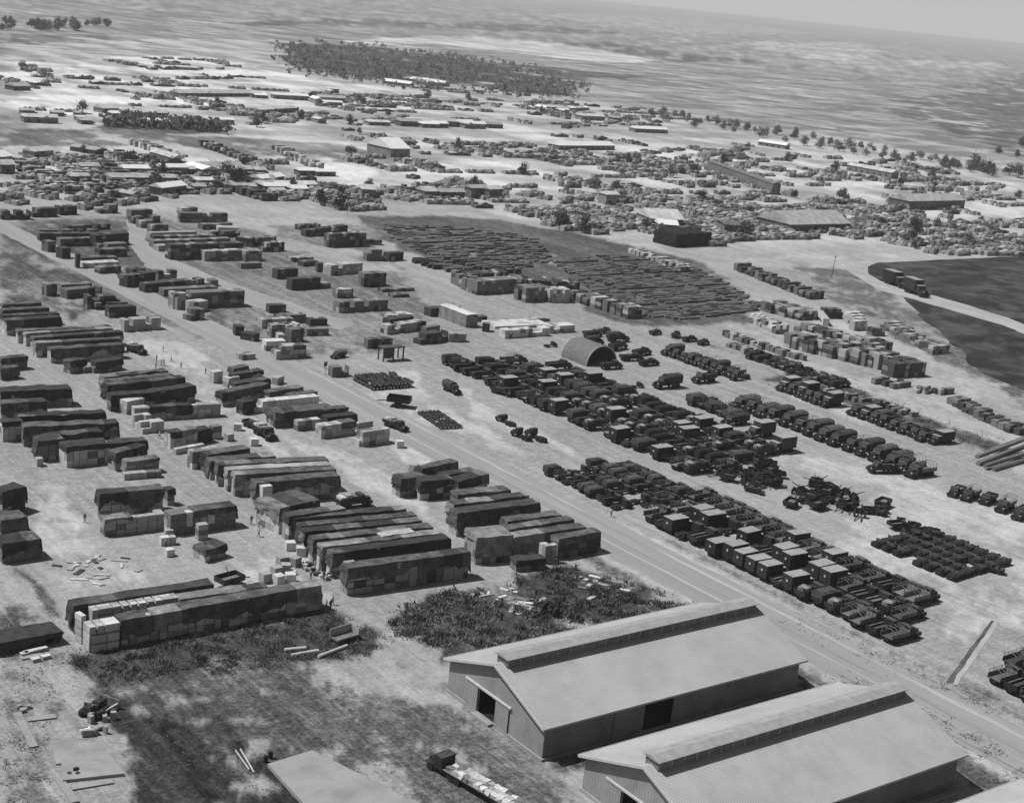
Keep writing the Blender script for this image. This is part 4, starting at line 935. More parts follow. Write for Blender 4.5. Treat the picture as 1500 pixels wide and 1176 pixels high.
def ms(lst, wood, where, grp, w=3.0, h=3.0, **k):
    for i, t in enumerate(lst):
        hh = t[4] if len(t) > 4 else h; ww_ = t[5] if len(t) > 5 else w; wd = t[6] if len(t) > 6 else wood
        mstack(t[0], t[1], t[2], t[3], hh, ww_, wd, '%s stack, %s from the back, %s' % ({'dark': 'dark', 'vdark': 'near-black', 'mid': 'grey', 'pale': 'pale'}[wd], ordw(i + 1), where), grp=grp, **k)
ms([(2, 309, 45, 309), (48, 306, 84, 305), (88, 303, 113, 302), (147, 301, 173, 300)], 'vdark', 'in the line along the far cross track', 'line along the far cross track', w=4, h=3.2)
ms([(100, 331, 162, 328, 2), (57, 337, 145, 337), (58, 342, 160, 342), (88, 350, 170, 348), (70, 354, 82, 353, 3.5), (140, 345, 189, 341, 4), (91, 364, 104, 363, 3.4), (145, 358, 189, 356), (112, 372, 118, 372, 4.5, 2), (146, 366, 187, 364), (120, 378, 172, 376, 1.5),
    (125, 386, 175, 383, 1.5, 4, 'pale'), (146, 392, 178, 390, 2), (187, 404, 228, 398, 3.6), (182, 396, 214, 393, 3), (68, 417, 84, 416, 3.4, 3, 'vdark'), (90, 417, 135, 415), (98, 425, 150, 420), (128, 434, 177, 433, 3.6, 4, 'vdark'), (140, 444, 188, 442, 2), (160, 450, 200, 448, 3, 3, 'vdark'), (182, 469, 236, 465, 3.2, 3, 'mid')],
   'vdark', 'in the dark ground left of the lane', 'stacks in the dark ground left of the lane', w=3.4, h=2.6)
ms([(192, 308, 224, 307, 4), (195, 318, 235, 316), (207, 324, 225, 323), (223, 330, 247, 329), (266, 305, 290, 304, 2.4), (264, 312, 334, 313, 3.6), (297, 329, 341, 327, 2), (221, 341, 300, 339, 2.2, 2.5, 'mid'), (218, 346, 318, 345, 2.2), (315, 340, 352, 337, 2.4), (320, 333, 350, 334, 1.6, 5, 'mid'), (225, 353, 338, 349, 2.4), (345, 347, 369, 350, 3), (232, 360, 300, 357, 2),
    (250, 359, 357, 356, 5, 4), (300, 368, 382, 366, 3.4, 4, 'mid'), (353, 386, 384, 385, 1.8, 3, 'vdark'), (232, 397, 260, 396, 3.4), (212, 416, 300, 408, 2.6, 3, 'vdark'), (240, 412, 320, 410, 2), (240, 424, 320, 420, 2), (255, 430, 359, 426, 4.6, 4), (284, 443, 305, 440, 3), (280, 455, 300, 452, 3), (260, 436, 280, 432, 3.6, 3, 'mid')],
   'dark', 'right of the winding lane', 'stacks right of the winding lane', w=3.4, h=2.6, cell=1.8)
ms([(376, 349, 405, 346, 3), (385, 356, 417, 355, 3.2), (360, 368, 384, 367, 3.6), (448, 337, 467, 336, 2.6, 3, 'vdark'), (468, 335, 510, 330, 3), (482, 343, 537, 341, 5), (440, 330, 470, 328, 2), (520, 350, 560, 352, 2), (430, 378, 460, 376, 1.5), (445, 384, 466, 382, 1.6), (466, 386, 479, 386, 3, 3, 'vdark'), (485, 389, 532, 385, 3.4, 4, 'mid'), (407, 395, 437, 393, 3.2, 3, 'vdark'),
    (428, 409, 470, 406, 3.6, 3, 'vdark'), (472, 416, 485, 415, 1.6), (534, 401, 567, 400, 4.4, 4, 'vdark'), (495, 424, 518, 423, 2.8, 3, 'mid'), (497, 443, 569, 439, 3.2, 3.4), (560, 424, 608, 422, 1), (575, 432, 600, 431, .9)],
   'dark', 'in the group before the drum field', 'stacks before the drum field', w=3.2, h=2.6)
ms([(395, 447, 420, 446, 2.4, 2.4, 'vdark'), (396, 463, 455, 460, 2.4), (384, 468, 430, 466, 2.6), (455, 468, 480, 467, 2), (398, 476, 426, 475, 3.4), (408, 484, 418, 484, 3.4), (427, 483, 446, 481, 3.6), (420, 476, 440, 474, 3.4, 3, 'mid'), (450, 482, 482, 481, 2), (405, 508, 449, 505, 3.4), (390, 500, 420, 499, 2.6, 3, 'mid'), (345, 478, 358, 478, 2.6, 3, 'vdark'), (352, 486, 372, 490, 2, 3, 'vdark'), (355, 520, 375, 518, 1.4)],
   'dark', 'in the stepped group near the road', 'stepped group near the road', w=3, h=2.6)
ms([(557, 375, 569, 375, 1.6), (570, 371, 592, 369, 3), (538, 366, 560, 366, 4, 3, 'dark'), (568, 462, 605, 460, 2, 4, 'mid'), (571, 468, 606, 463, 2, 3, 'vdark'), (568, 477, 625, 470, 2.6), (625, 480, 645, 476, 1.8, 2, 'vdark'), (617, 490, 657, 485, 3, 3, 'vdark'), (658, 489, 684, 489, 2.4, 3, 'mid'), (632, 452, 656, 449, 2.6, 3, 'vdark'), (655, 450, 675, 448, 2.4, 4, 'mid'), (700, 464, 714, 463, 1.6), (725, 478, 806, 475, .8, 8, 'pale'),
    (740, 484, 806, 480, 2.4, 3, 'mid'), (707, 474, 718, 475, 2.4), (806, 478, 843, 476, 2.2, 4, 'mid'), (775, 468, 806, 466, 1), (539, 497, 561, 496, 2.6, 2.4, 'vdark'), (563, 496, 576, 495, 2.6, 2.4, 'vdark')],
   'dark', 'near the long tall grey stacks', 'stacks around the tall grey ones', w=3, h=2.6)
# tall grey facades
ms([(690, 402, 745, 398, 4.5, 5), (700, 412, 781, 407, 4.6, 5), (771, 422, 806, 420, 4.8, 6), (806, 424, 836, 424, 4.4, 5, 'mid'), (770, 410, 850, 414, 4.6, 8)], 'dark', 'in the tall grey wall beside the drum field', 'tall grey stacks by the drum field', cell=1.2)
def diag(ax, ay, bx, by, n, l, h, w, wood, where, grp, base=True):
    A, Bq = P(ax, ay), P(bx, by)
    for i in range(n):
        q = A.lerp(Bq, (i + .5) / n); org = Vector((q.x - l / 2 + U(-.6, .6), q.y, 0)); b = B(); hh = h * U(.8, 1.1); m = max(1, round(hh / 1.2)); c = max(1, round(l / 1.5))
        for a in range(c):
            for k in range(m):
                if k == m - 1 and rnd.random() < .2: continue
                b.box(a * l / c + .05, (a + 1) * l / c - .05, 0, w * U(.9, 1), k * hh / m + .03, (k + 1) * hh / m - .02, rnd.choice(WOODS[wood]))
        o = b.obj('supply_stack', None, org, U(-.03, .03)); nst[0] += 1
        tag(o, '%s stack, %s from the back, %s' % ({'dark': 'dark', 'vdark': 'near-black', 'mid': 'grey', 'pale': 'pale'}[wood], ordw(i + 1), where), 'stack', grp)
diag(845, 440, 935, 468, 9, 6, 3.6, 2.6, 'dark', 'line at the near edge of the drum field', 'line along the drum field')
diag(672, 415, 702, 430, 5, 6, 4.2, 2.6, 'dark', 'at the left end of the tall grey wall', 'left end of the tall grey wall')
diag(1165, 508, 1335, 548, 18, 9, 4.4, 2.8, 'dark', 'in the wall of stacks beside the right lane', 'wall of stacks beside the right lane')
diag(1175, 490, 1300, 522, 14, 6, 4.2, 2.8, 'dark', 'behind the wall of stacks beside the right lane', 'second line beside the right lane')
diag(1130, 455, 1190, 470, 6, 10, 3.2, 3, 'dark', 'before the drum field corner', 'stacks at the drum field corner')
diag(1105, 470, 1150, 490, 8, 6, 2.6, 1.6, 'mid', 'among bales at the drum field corner', 'pale bales at the drum field corner')
diag(1060, 492, 1180, 530, 16, 3.5, 1.8, 1.6, 'dark', 'in the loose line of bales along the boundary', 'bales along the boundary')
diag(1070, 508, 1170, 540, 12, 4, 1.4, 1.6, 'dark', 'in the second line of bales along the boundary', 'second line of bales')
diag(1085, 395, 1200, 440, 14, 8, 2.6, 2, 'vdark', 'in the loose line beyond the drum field', 'loose line beyond the drum field')
diag(930, 370, 1010, 400, 12, 7, 2.2, 2, 'mid', 'among pale heaps at the back of the drum field', 'heaps at the back of the drum field')
diag(1250, 470, 1262, 486, 4, 6, 3.6, 2.4, 'mid', 'in the speckled heap at the right lane', 'speckled heap')
diag(1305, 480, 1380, 520, 12, 8, 2.4, 2, 'dark', 'in the loose group before the dark field', 'loose group before the dark field')
diag(1210, 575, 1345, 612, 12, 4, 1.4, 1.2, 'dark', 'in the low litter along the boundary', 'low litter along the boundary')
diag(1400, 590, 1500, 640, 12, 6, 2.0, 1.8, 'vdark', 'in the dark litter at the right edge', 'dark litter at the right edge')
diag(1290, 560, 1330, 570, 3, 8, 1.6, 1.6, 'dark', 'low before the wall of stacks', 'low stacks before the wall')
diag(1345, 575, 1395, 578, 4, 6, 1.8, 1.6, 'dark', 'alone on the pale sand at right', 'low stacks on the pale sand')
for n_, (ax, ay, bx, by, cnt, wd) in enumerate([(62, 258, 112, 286, 9, 'dark'), (140, 236, 192, 268, 12, 'vdark'), (152, 258, 176, 274, 6, 'vdark'), (104, 252, 162, 292, 10, 'dark'), (168, 228, 236, 268, 11, 'dark'), (198, 212, 268, 236, 10, 'mid'), (215, 232, 262, 262, 8, 'vdark'), (300, 214, 372, 240, 10, 'dark'), (318, 246, 396, 274, 10, 'dark'), (330, 276, 398, 296, 8, 'vdark'), (20, 240, 60, 262, 6, 'dark'), (404, 218, 470, 250, 9, 'mid')]):
    diag(ax, ay, bx, by, cnt, 8, 3.0, 3.0, wd, '%s slanting row of the far left yard' % ordw(n_ + 1), '%s slanting row of the far left yard' % ordw(n_ + 1))
mstack(1208, 452, 1236, 453, 3.4, 3, 'vdark', 'near-black stack before the low long one at the right lane')
mstack(1206, 466, 1216, 467, 2.6, 14, 'mid', 'long grey stack running away along the right lane', top='crateB')
mstack(1311, 533, 1358, 531, 4.2, 5, 'dark', 'dark flat-faced stack ending the wall beside the right lane')
mstack(1278, 481, 1298, 481, 2.6, 3, 'vdark', 'near-black block right of the speckled heap')
mstack(487, 538, 512, 537, 2.6, 2.6, 'vdark', 'small dark box alone by the track junction')
b = B(); org, L, rz = frame(P(674, 470), P(700, 479)); b.box(0, 14, 0, 4.2, 0, 3.8, 'shedwall', top='roofwhite'); b.prism([(0, 3.803), (4.2, 3.803), (2.1, 4.0)], -.1, 14.1, 'shedroof')
tag(b.obj('box_shed', None, P(699, 479), pi / 2 + .02), 'pale flat-topped box shed left of the drum field', 'shed')
# timber frame gantry, lengths of pipe, logs at the right edge
b = B()
for x in (0, 3, 6): b.box(x, x + .3, 0, .3, 0, 3.4, 'crateD'); b.box(x, x + .3, 2.5, 2.8, 0, 3.4, 'crateD')
b.box(-.2, 6.6, -.05, 2.85, 3.403, 3.7, 'crateD'); b.box(0.31, 2.99, .05, .25, .8, 3.4, 'crateD')
tag(b.obj('timber_frame', None, P(561, 530)), 'dark open timber frame near the vehicle park tip', 'frame')
for i, (a, c, e, f, z0) in enumerate([(1432, 682, 1500, 655, .4), (1430, 676, 1500, 650, 1.2), (1455, 690, 1530, 668, .4), (1450, 662, 1510, 640, .4), (1442, 688, 1520, 664, .9)]):
    b = B(); q0, q1 = P(a, c), P(e, f); q0.z = q1.z = z0; b.cyl(q0, q1, .55, 'crateC', 12); tag(b.obj('pipe', smooth=False), 'large grey pipe in the heap at the right edge', 'pipe', 'large pipes heaped at the right edge')
for i, (a, c, e, f) in enumerate([(417, 954, 448, 951), (427, 962, 466, 955), (466, 964, 508, 948)]):
    b = B(); q0, q1 = P(a, c), P(e, f); q0.z = q1.z = .28; b.cyl(q0, q1, .26, 'crateA', 9); tag(b.obj('log'), ('left short log lying in the weeds', 'middle log lying in the weeds', 'long pale log lying in the weeds')[i], 'log', 'pale logs in the weeds')
# half-sunk cart in the weeds
b = B(); b.box(-2, 2, -1, 1, .6, .8, 'crateC'); b.box(-2, 2, .9, 1, .803, 2.0, 'crateB'); b.box(1.9, 2, -1, .897, .803, 1.9, 'crateB'); b.box(-2, 1.897, -1, -.9, .803, 1.0, 'crateB'); b.box(-1.9, -1.6, -.8, -.5, 0, .599, 'crateD'); b.box(1.5, 1.8, -.8, -.5, 0, .599, 'crateD'); b.box(1.5, 1.8, .5, .8, 0, .599, 'crateD'); b.box(-1.9, -1.6, .5, .8, 0, .599, 'crateD')
tag(b.obj('wooden_bin', None, P(504, 938), .15), 'open wooden bin on legs in the weeds', 'bin')

# ------------------------------------------------------------------ bottom edge: slabs, loaded trailer, debris
def slab(name, pts, h, k, label, cat='slab'):
    Q = [P(*p, h) for p in pts]; b = B(); n = len(Q)
    b.add([(q.x, q.y, 0) for q in Q] + [(q.x, q.y, h) for q in Q], [tuple(range(n - 1, -1, -1)), tuple(range(n, 2 * n))] + [(i, (i + 1) % n, n + (i + 1) % n, n + i) for i in range(n)], k)
    o = b.obj(name); tag(o, label, cat); return o
slab('concrete_slab', [(392, 1118), (458, 1098), (620, 1180), (640, 1260), (540, 1280)], .5, 'concrete', 'large pale concrete slab cut off by the bottom edge')
slab('concrete_slab', [(87, 1080), (150, 1088), (182, 1132), (92, 1142)], .4, 'concrete', 'pale concrete slab beside the dark ruts at lower left')
b = B()
for (x0, y0, x1, y1) in [(25, 1045, 50, 1095), (40, 1055, 82, 1050), (85, 1140, 110, 1176), (105, 1155, 165, 1145), (30, 965, 62, 960), (80, 1085, 88, 1120), (345, 1100, 365, 1128), (352, 1098, 372, 1132)]:
    q0, q1 = P(x0, y0), P(x1, y1); org, L, rz = frame(q0, q1); wd = 1.0 if x0 < 300 else .12; b = B(); b.box(0, L, -wd / 2, wd / 2, .05, .22, 'crateA' if x0 > 300 else 'concrete'); tag(b.obj('plank', None, org, rz), 'pale %s lying on the ground at lower left' % ('pole' if x0 > 300 else 'board'), 'plank', 'pale planks at lower left')
for i, (a, c, e) in enumerate([(60, 955, 3.4), (44, 960, 1.2), (60, 968, 1.2), (75, 964, 1.3)]):
    b = B(); b.box(-e / 2, e / 2, -.4, .4, .0, .5, 'crateB', top='crateA'); tag(b.obj('concrete_block', None, P(a - 8, c), .15), 'pale low block before the black mound at the left edge', 'block', 'pale low blocks at the left edge')
me = tarp_mesh('tarpaulin', 9.5, 4.0, 1.9, 'tarpdark', (2.2, 1.5, 2, 2.0), 1.6, 5.5)
tag(link('tarpaulin', me, None, P(-5, 962), .05), 'black low mound with weedy top at the left edge, by blocks', 'tarpaulin')
def block_pile(px, py, n, r, k, lab, sm=(.5, 1.4), h=1.0):
    q = P(px, py)
    for i in range(n):
        b = B(); a_, c_, e_ = U(*sm), U(.3, .9), U(.2, h); b.box(-a_ / 2, a_ / 2, -c_ / 2, c_ / 2, 0, e_, rnd.choice(k)); tag(b.obj('debris_block', None, (q.x + U(-r, r), q.y + U(-r, r), 0), U(0, 3)), lab, 'debris', lab)
root = empty('crawler_tractor', P(138, 1046), .5); tag(root, 'dark crawler tractor with raised pale arms among wreckage at lower left', 'tractor')
for s_ in (-1, 1):
    b = B(); b.prism([(-1.7, .25), (-1.4, 0), (1.4, 0), (1.8, .3), (1.6, .85), (1.2, 1.0), (-1.3, 1.0), (-1.7, .8)], s_ * .95 - .25, s_ * .95 + .25, 'rubber', axis='y'); b.obj('crawler_track', root)
    b = B(); b.box(.6, 3.0, s_ * 1.35 - .12, s_ * 1.35 + .12, .5, .8, 'trim', rz=0); b.obj('blade_arm', root)
b = B(); b.box(-1.5, .2, -.65, .65, .5, 1.5, 'paint'); b.box(.2, 1.9, -.5, .5, .5, 1.7, 'paint'); b.cyl((1.2, 0, 1.7), (1.2, 0, 2.4), .07, 'paint', 6); b.obj('body', root)
b = B(); b.box(-1.3, -.5, -.5, .5, 1.5, 1.75, 'canvas'); b.box(-1.45, -1.3, -.5, .5, 1.5, 2.2, 'canvas'); b.obj('seat', root)
b = B(); b.box(2.9, 3.05, -1.7, 1.7, .1, 1.3, 'paintlight'); b.obj('blade', root)
block_pile(148, 1046, 10, 2.2, ['dark', 'crateD', 'concrete', 'paint'], 'broken dark piece in the wreckage at lower left', h=1.4)
block_pile(140, 1068, 10, 1.6, ['dark', 'crateA', 'concrete'], 'piece of the wreckage above the small slab', h=1.0)
block_pile(110, 1135, 7, .8, ['dark', 'crateD'], 'dark scrap on the near edge of the small slab', (.2, .9), .7)
block_pile(35, 1040, 4, .8, ['concrete', 'dark'], 'small block by the pale boards at lower left', (.3, .7), .5)
block_pile(440, 832, 16, 2.6, ['crateA', 'crateB', 'crateD'], 'opened box scattered at the left ends of the central block', (.4, 1.1), .8)
block_pile(478, 845, 14, 1.6, ['crateA', 'tarppale', 'crateD'], 'opened sack at the near left corner of the central block', (.3, .8), .6)
block_pile(150, 835, 26, 6, ['crateA', 'crateB', 'crateD'], 'plank scrap strewn before the left yard', (.5, 3.0), .15)
block_pile(750, 880, 24, 5, ['crateA', 'crateB', 'crateC'], 'plank scrap strewn beyond the farther warehouse', (.5, 3.0), .15)
block_pile(870, 860, 18, 5, ['crateA', 'crateB', 'crateC'], 'plank scrap in the weeds behind the farther warehouse', (.5, 3.0), .15)
block_pile(230, 870, 10, 4, ['crateC', 'crateB'], 'plank scrap behind the long stack', (.5, 2.4), .12)
for (a, c) in [(396, 1110), (389, 1116)]:
    b = B(); b.cyl((0, 0, 0), (0, 0, .9), .3, 'dark', 10); b.cyl((0, 0, .9), (0, 0, .95), .22, 'rubber', 10); tag(b.obj('drum', None, P(a, c)), 'upright black drum at the corner of the large slab', 'drum', 'drums at the large slab')
# loaded lorry at the bottom edge
root = empty('loaded_lorry', P(660, 1137), R(-82)); tag(root, 'flatbed lorry piled with sacks leaving past the large slab', 'truck')
b = B(); b.box(-9, 5, -1.2, 1.2, .9, 1.15, 'paint', top='bedfloor'); b.obj('flatbed', root); o_ = root
b = B(); b.box(-4.4, -2.9, -1.1, 1.1, .8, 1.6, 'paint'); b.box(-4.5, -3.0, -1.05, 1.05, 1.603, 2.4, 'paint'); b.box(-6.0, -4.5, -.6, .6, .8, 1.5, 'paint')
root.location = P(700, 1160); root.rotation_euler = (0, 0, R(-80) + pi)
C.objects.unlink(o_.children[0]) if o_.children else None
for c_ in list(root.children): bpy.data.objects.remove(c_)
b = B(); b.box(-8, 5.2, -1.25, 1.25, 1.0, 1.2, 'paint', top='bedfloor'); b.obj('flatbed', root)
b = B(); b.box(5.4, 6.8, -1.15, 1.15, .8, 2.5, 'paint'); b.box(5.35, 6.85, -1.2, 1.2, 2.503, 2.6, 'canvas'); b.obj('cab', root)
b = B(); b.prism([(-.65, .8), (.65, .8), (.55, 1.55), (-.55, 1.55)], 6.86, 8.3, 'paint'); b.box(6.86, 8.4, -1.2, -.7, .95, 1.1, 'paint'); b.box(6.86, 8.4, .7, 1.2, .95, 1.1, 'paint'); b.obj('hood', root)
for x in (7.6, 3.9, 2.8, -5.5, -6.7):
    for y in (-1, 1): link('wheel', WH, root, (x, y, .52))
for i in range(40):
    b = B(); b.box(-.5, .5, -.42, .42, 0, .5, rnd.choice(['crateA', 'crateB', 'crateC', 'tarppale']), jit=.1)
    xl, yl = -7.2 + (i % 13) * .95, -.75 + (i // 13) * .72; c_, s_ = cos(root.rotation_euler.z), sin(root.rotation_euler.z)
    tag(b.obj('sack', None, (root.location.x + xl * c_ - yl * s_, root.location.y + xl * s_ + yl * c_, 1.2), root.rotation_euler.z + U(-.3, .3)), 'lumpy sack on the flatbed lorry at the bottom edge', 'sack', 'sacks on the flatbed lorry')

# ------------------------------------------------------------------ people
def person_mesh(pose, top):
    me = bpy.data.meshes.new('p'); bm = bmesh.new(); lay = None
    w_ = .18 * pose
    J = [((0, 0, .95), .14), ((0, 0, 1.2), .15), ((0, 0, 1.42), .15), ((0, 0, 1.53), .06), ((0, .02, 1.64), .1), ((0, .02, 1.74), .085),
         ((.19, 0, 1.42), .06), ((.27, .05, 1.15), .05), ((.24, .2 * pose + .05, .93), .04), ((.24, .24 * pose + .06, .84), .04),
         ((-.19, 0, 1.42), .06), ((-.27, -.03, 1.15), .05), ((-.25, .12, .93), .04), ((-.25, .15, .84), .04),
         ((.1, 0, .88), .1), ((.11, w_ * .6, .48), .07), ((.11, w_, .08), .05), ((.11, w_ + .16, .04), .045),
         ((-.1, 0, .88), .1), ((-.11, -w_ * .4, .48), .07), ((-.11, -w_, .08), .05), ((-.11, -w_ + .16, .04), .045)]
    E = [(0, 1), (1, 2), (2, 3), (3, 4), (4, 5), (2, 6), (6, 7), (7, 8), (8, 9), (2, 10), (10, 11), (11, 12), (12, 13), (0, 14), (14, 15), (15, 16), (16, 17), (0, 18), (18, 19), (19, 20), (20, 21)]
    me.from_pydata([j[0] for j in J], E, []); o = bpy.data.objects.new('p', me); C.objects.link(o)
    sk = o.modifiers.new('s', 'SKIN')
    for i, j in enumerate(J): me.skin_vertices[0].data[i].radius = (j[1], j[1])
    me.skin_vertices[0].data[0].use_root = True
    sb = o.modifiers.new('u', 'SUBSURF'); sb.levels = 1; sb.render_levels = 1
    dg = bpy.context.evaluated_depsgraph_get(); m2 = bpy.data.meshes.new_from_object(o.evaluated_get(dg)); bpy.data.objects.remove(o)
    m2.materials.clear()
    for k in (top, 'cloth', 'skin', 'rubber'): m2.materials.append(MT[k])
    for p in m2.polygons:
        z = p.center.z; x = abs(p.center.x)
        p.material_index = 2 if (1.5 < z < 1.68 or (z < .93 and x > .2)) else 3 if z >= 1.68 or z < .1 else 1 if z < .98 else 0
        p.use_smooth = True
    return m2
PM = [person_mesh(1, 'cloth'), person_mesh(.3, 'clothlight'), person_mesh(1.3, 'clothlight')]
PP = [(474, 850, 'beside the near left corner of the central block'), (455, 848, 'walking toward the central block corner'), (461, 834, 'near the scattered boxes by the central block'), (368, 768, 'in the lane left of the striped rows'), (379, 772, 'second in the lane left of the striped rows'),
      (379, 786, 'nearest in the lane left of the striped rows'), (484, 892, 'at the right end of the long stack'), (478, 893, 'close to the right end of the long stack'), (487, 886, 'behind the right end of the long stack'), (574, 922, 'on the path beside the round weeds'), (229, 529, 'standing alone in the upper left yard'),
      (236, 536, 'in the huddle in the upper left yard'), (240, 535, 'at the right of the huddle, upper left yard'), (228, 540, 'crouched left of the huddle, upper left yard'), (251, 530, 'right of the huddle, beside the dark row'), (265, 540, 'at the left end of the dark draped row'), (239, 515, 'behind the huddle in the upper left yard'),
      (234, 642, 'at the left end of the short draped pile'), (301, 548, 'by the first pale pile right of the light lane'), (700, 432, 'standing left of the tall grey wall'), (122, 914, 'in the gap at the left end of the long stack'), (124, 765, 'left of the rear row in the left yard'),
      (243, 802, 'beside the loose crates in the left yard'), (895, 757, 'alone on the road edge by the truck block'), (476, 540, 'at the small dark box by the junction'), (462, 815, 'before the striped rows, left ends')]
for i, (a, c, t_) in enumerate(PP):
    o = link('person', PM[i % 3], None, P(a, c), U(0, 6.28)); tag(o, 'person in work clothes ' + t_, 'person', 'people in the supply yard')
# signpost at the junction, telegraph pole
b = B(); b.cyl((0, 0, 0), (0, 0, 3.2), .06, 'crateC', 6); b.box(-.6, .6, -.05, .05, 2.2, 3.3, 'crateC'); tag(b.obj('notice_board', None, P(476, 549), .3), 'small board on a post at the track junction', 'sign')
for i, (a, c, h_) in enumerate([(1218, 407, 9)]):
    b = B(); b.cyl((0, 0, 0), (.5, 0, h_), .14, 'bark', 7, r2=.1); b.box(-.4, 1.4, -.06, .06, h_ - .8, h_ - .62, 'bark'); tag(b.obj('telegraph_pole', None, P(a, c)), 'thin leaning telegraph pole beside the dark soil at right', 'pole')

# ------------------------------------------------------------------ drum field (low flat lots too many to count)
def inpoly(x, y, Q):
    ins = False; n = len(Q)
    for i in range(n):
        x1, y1, x2, y2 = Q[i][0], Q[i][1], Q[(i + 1) % n][0], Q[(i + 1) % n][1]
        if (y1 > y) != (y2 > y) and x < (x2 - x1) * (y - y1) / (y2 - y1) + x1: ins = not ins
    return ins
def lots(name, px, tall, pitch, lab, keep=.9, r=.3):
    Q = [P(*p) for p in px]; xs = [q.x for q in Q]; ys = [q.y for q in Q]; b = B()
    y = min(ys); row_ = 0
    while y < max(ys):
        x = min(xs) + U(0, pitch); row_ += 1
        if row_ % 17 == 0: y += 3.0
        hr = tall * U(.8, 1.1)
        while x < max(xs):
            l = U(1.2, 2.4) * pitch
            if inpoly(x, y, Q) and rnd.random() < keep and int(x / 34) != int((x + l) / 34 + .04):
                x += l; continue
            if inpoly(x, y, Q) and rnd.random() < keep: b.box(x, x + l - .15, y, y + pitch * .45, 0, hr * U(.85, 1.12), rnd.choice(['crateD', 'crateC', 'crateC', 'crateD']))
            x += l
        y += pitch * .62
    o = b.obj(name); tag(o, lab, 'drums', None, 'stuff')
lots('stacked_drums', [(806, 384), (880, 374), (990, 384), (1050, 412), (1110, 446), (1108, 456), (1000, 470), (930, 464), (860, 425)], .6, 1.9, 'low dark rows of drums filling the flat field in the middle', .93)
lots('stacked_drums', [(555, 330), (690, 335), (780, 350), (800, 385), (760, 395), (690, 385), (620, 372), (570, 350)], .6, 2.2, 'loose dark drums covering the ground behind the tall grey wall', .6)
lots('stacked_drums', [(600, 385), (650, 378), (740, 395), (760, 402), (700, 402), (650, 400)], 1.4, 2.0, 'heaped grey drums before the tall grey wall', .8)

# ------------------------------------------------------------------ far depot: sheds, stacks, trees
def shed_mesh(L, W, H, rk, wk='shedwall'):
    b = B(); b.box(0, L, 0, W, 0, H, wk); b.prism([(-.4, H + .01), (W + .4, H + .01), (W / 2, H + W * .22)], -.5, L + .5, rk); 
    for i in range(max(2, int(L / 5))): b.box(2 + i * 5, 3.4 + i * 5, -.04, -.003, .9, 2.1, 'dark')
    return b
SH = [(1330, 308, 1412, 306, 5, 14, 'shedroof', 'long pale-roofed shed with dark front at far right'), (1157, 340, 1245, 338, 3.5, 22, 'shedroof', 'long low shed with black front left of the far right shed'), (572, 231, 600, 231, 5, 22, 'roofwhite', 'white-roofed shed beside the bright bare ground'),
      (818, 220, 900, 220, 3, 10, 'roofwhite', 'long white-roofed shed in the far depot'), (930, 194, 978, 196, 3, 8, 'roofwhite', 'short white-roofed shed farthest right in the depot'), (1110, 213, 1150, 219, 3, 8, 'roofwhite', 'narrow white-roofed shed near the far trees'), (953, 333, 1000, 335, 4, 16, 'shedroof', 'dark-gabled shed in the middle of the far depot'),
      (965, 338, 992, 340, 3, 8, 'roofwhite', 'small white-roofed shed beside the dark-gabled shed'), (622, 293, 640, 293, 4, 8, 'shedroof', 'first plain shed of the far line'), (645, 294, 680, 294, 4, 6, 'shedroof', 'second plain shed of the far line'), (690, 291, 715, 291, 5, 6, 'shedroof', 'tall plain shed of the far line'),
      (716, 293, 735, 292, 5, 6, 'shedroof', 'rightmost plain shed of the far line'), (530, 290, 550, 291, 4, 8, 'shedroof', 'leftmost plain shed of the far line'), (887, 300, 905, 300, 5, 6, 'shedroof', 'grey shed alone in the far middle'), (1240, 250, 1305, 262, 4, 8, 'shedroof', 'long shed by the far line of trees'),
      (1035, 250, 1130, 285, 6, 5, 'shedwall', 'long dark building slanting through the far depot'), (2, 255, 22, 255, 4, 8, 'shedroof', 'pale shed at the left edge'), (2, 240, 18, 238, 3, 10, 'roofwhite', 'white-roofed shed at the left edge'), (280, 140, 305, 142, 3, 8, 'shedroof', 'grey long shed high at left'), (262, 142, 372, 142, 2.6, 10, 'shedroof', 'longest shed high at left'),
      (600, 120, 650, 127, 3, 10, 'roofwhite', 'pale shed under the dark wood'), (560, 123, 600, 128, 3, 10, 'roofwhite', 'second pale shed under the dark wood'), (150, 166, 175, 166, 3, 9, 'shedroof', 'shed at the left before the dark strip'), (20, 133, 45, 133, 3, 9, 'shedroof', 'far left shed on pale ground'), (1060, 345, 1085, 347, 5, 8, 'shedwall', 'dark block right of the black heap')]
for (a, c, e, f, H, W_, rk, lab) in SH:
    org, L, rz = frame(P(a, c), P(e, f)); o = shed_mesh(L, W_, H, rk).obj('shed', None, org, rz); tag(o, lab, 'shed', 'sheds of the far depot')
# black covered heap
q = P(1020, 362); me = tarp_mesh('tarpaulin', 22, 12, 5.5, 'dark', (9, 6, 12, 12), 4.0, 8.8); tag(link('tarpaulin', me, None, (q.x - 12, q.y, 0), .1), 'black dome-shaped covered heap in the far depot', 'tarpaulin')

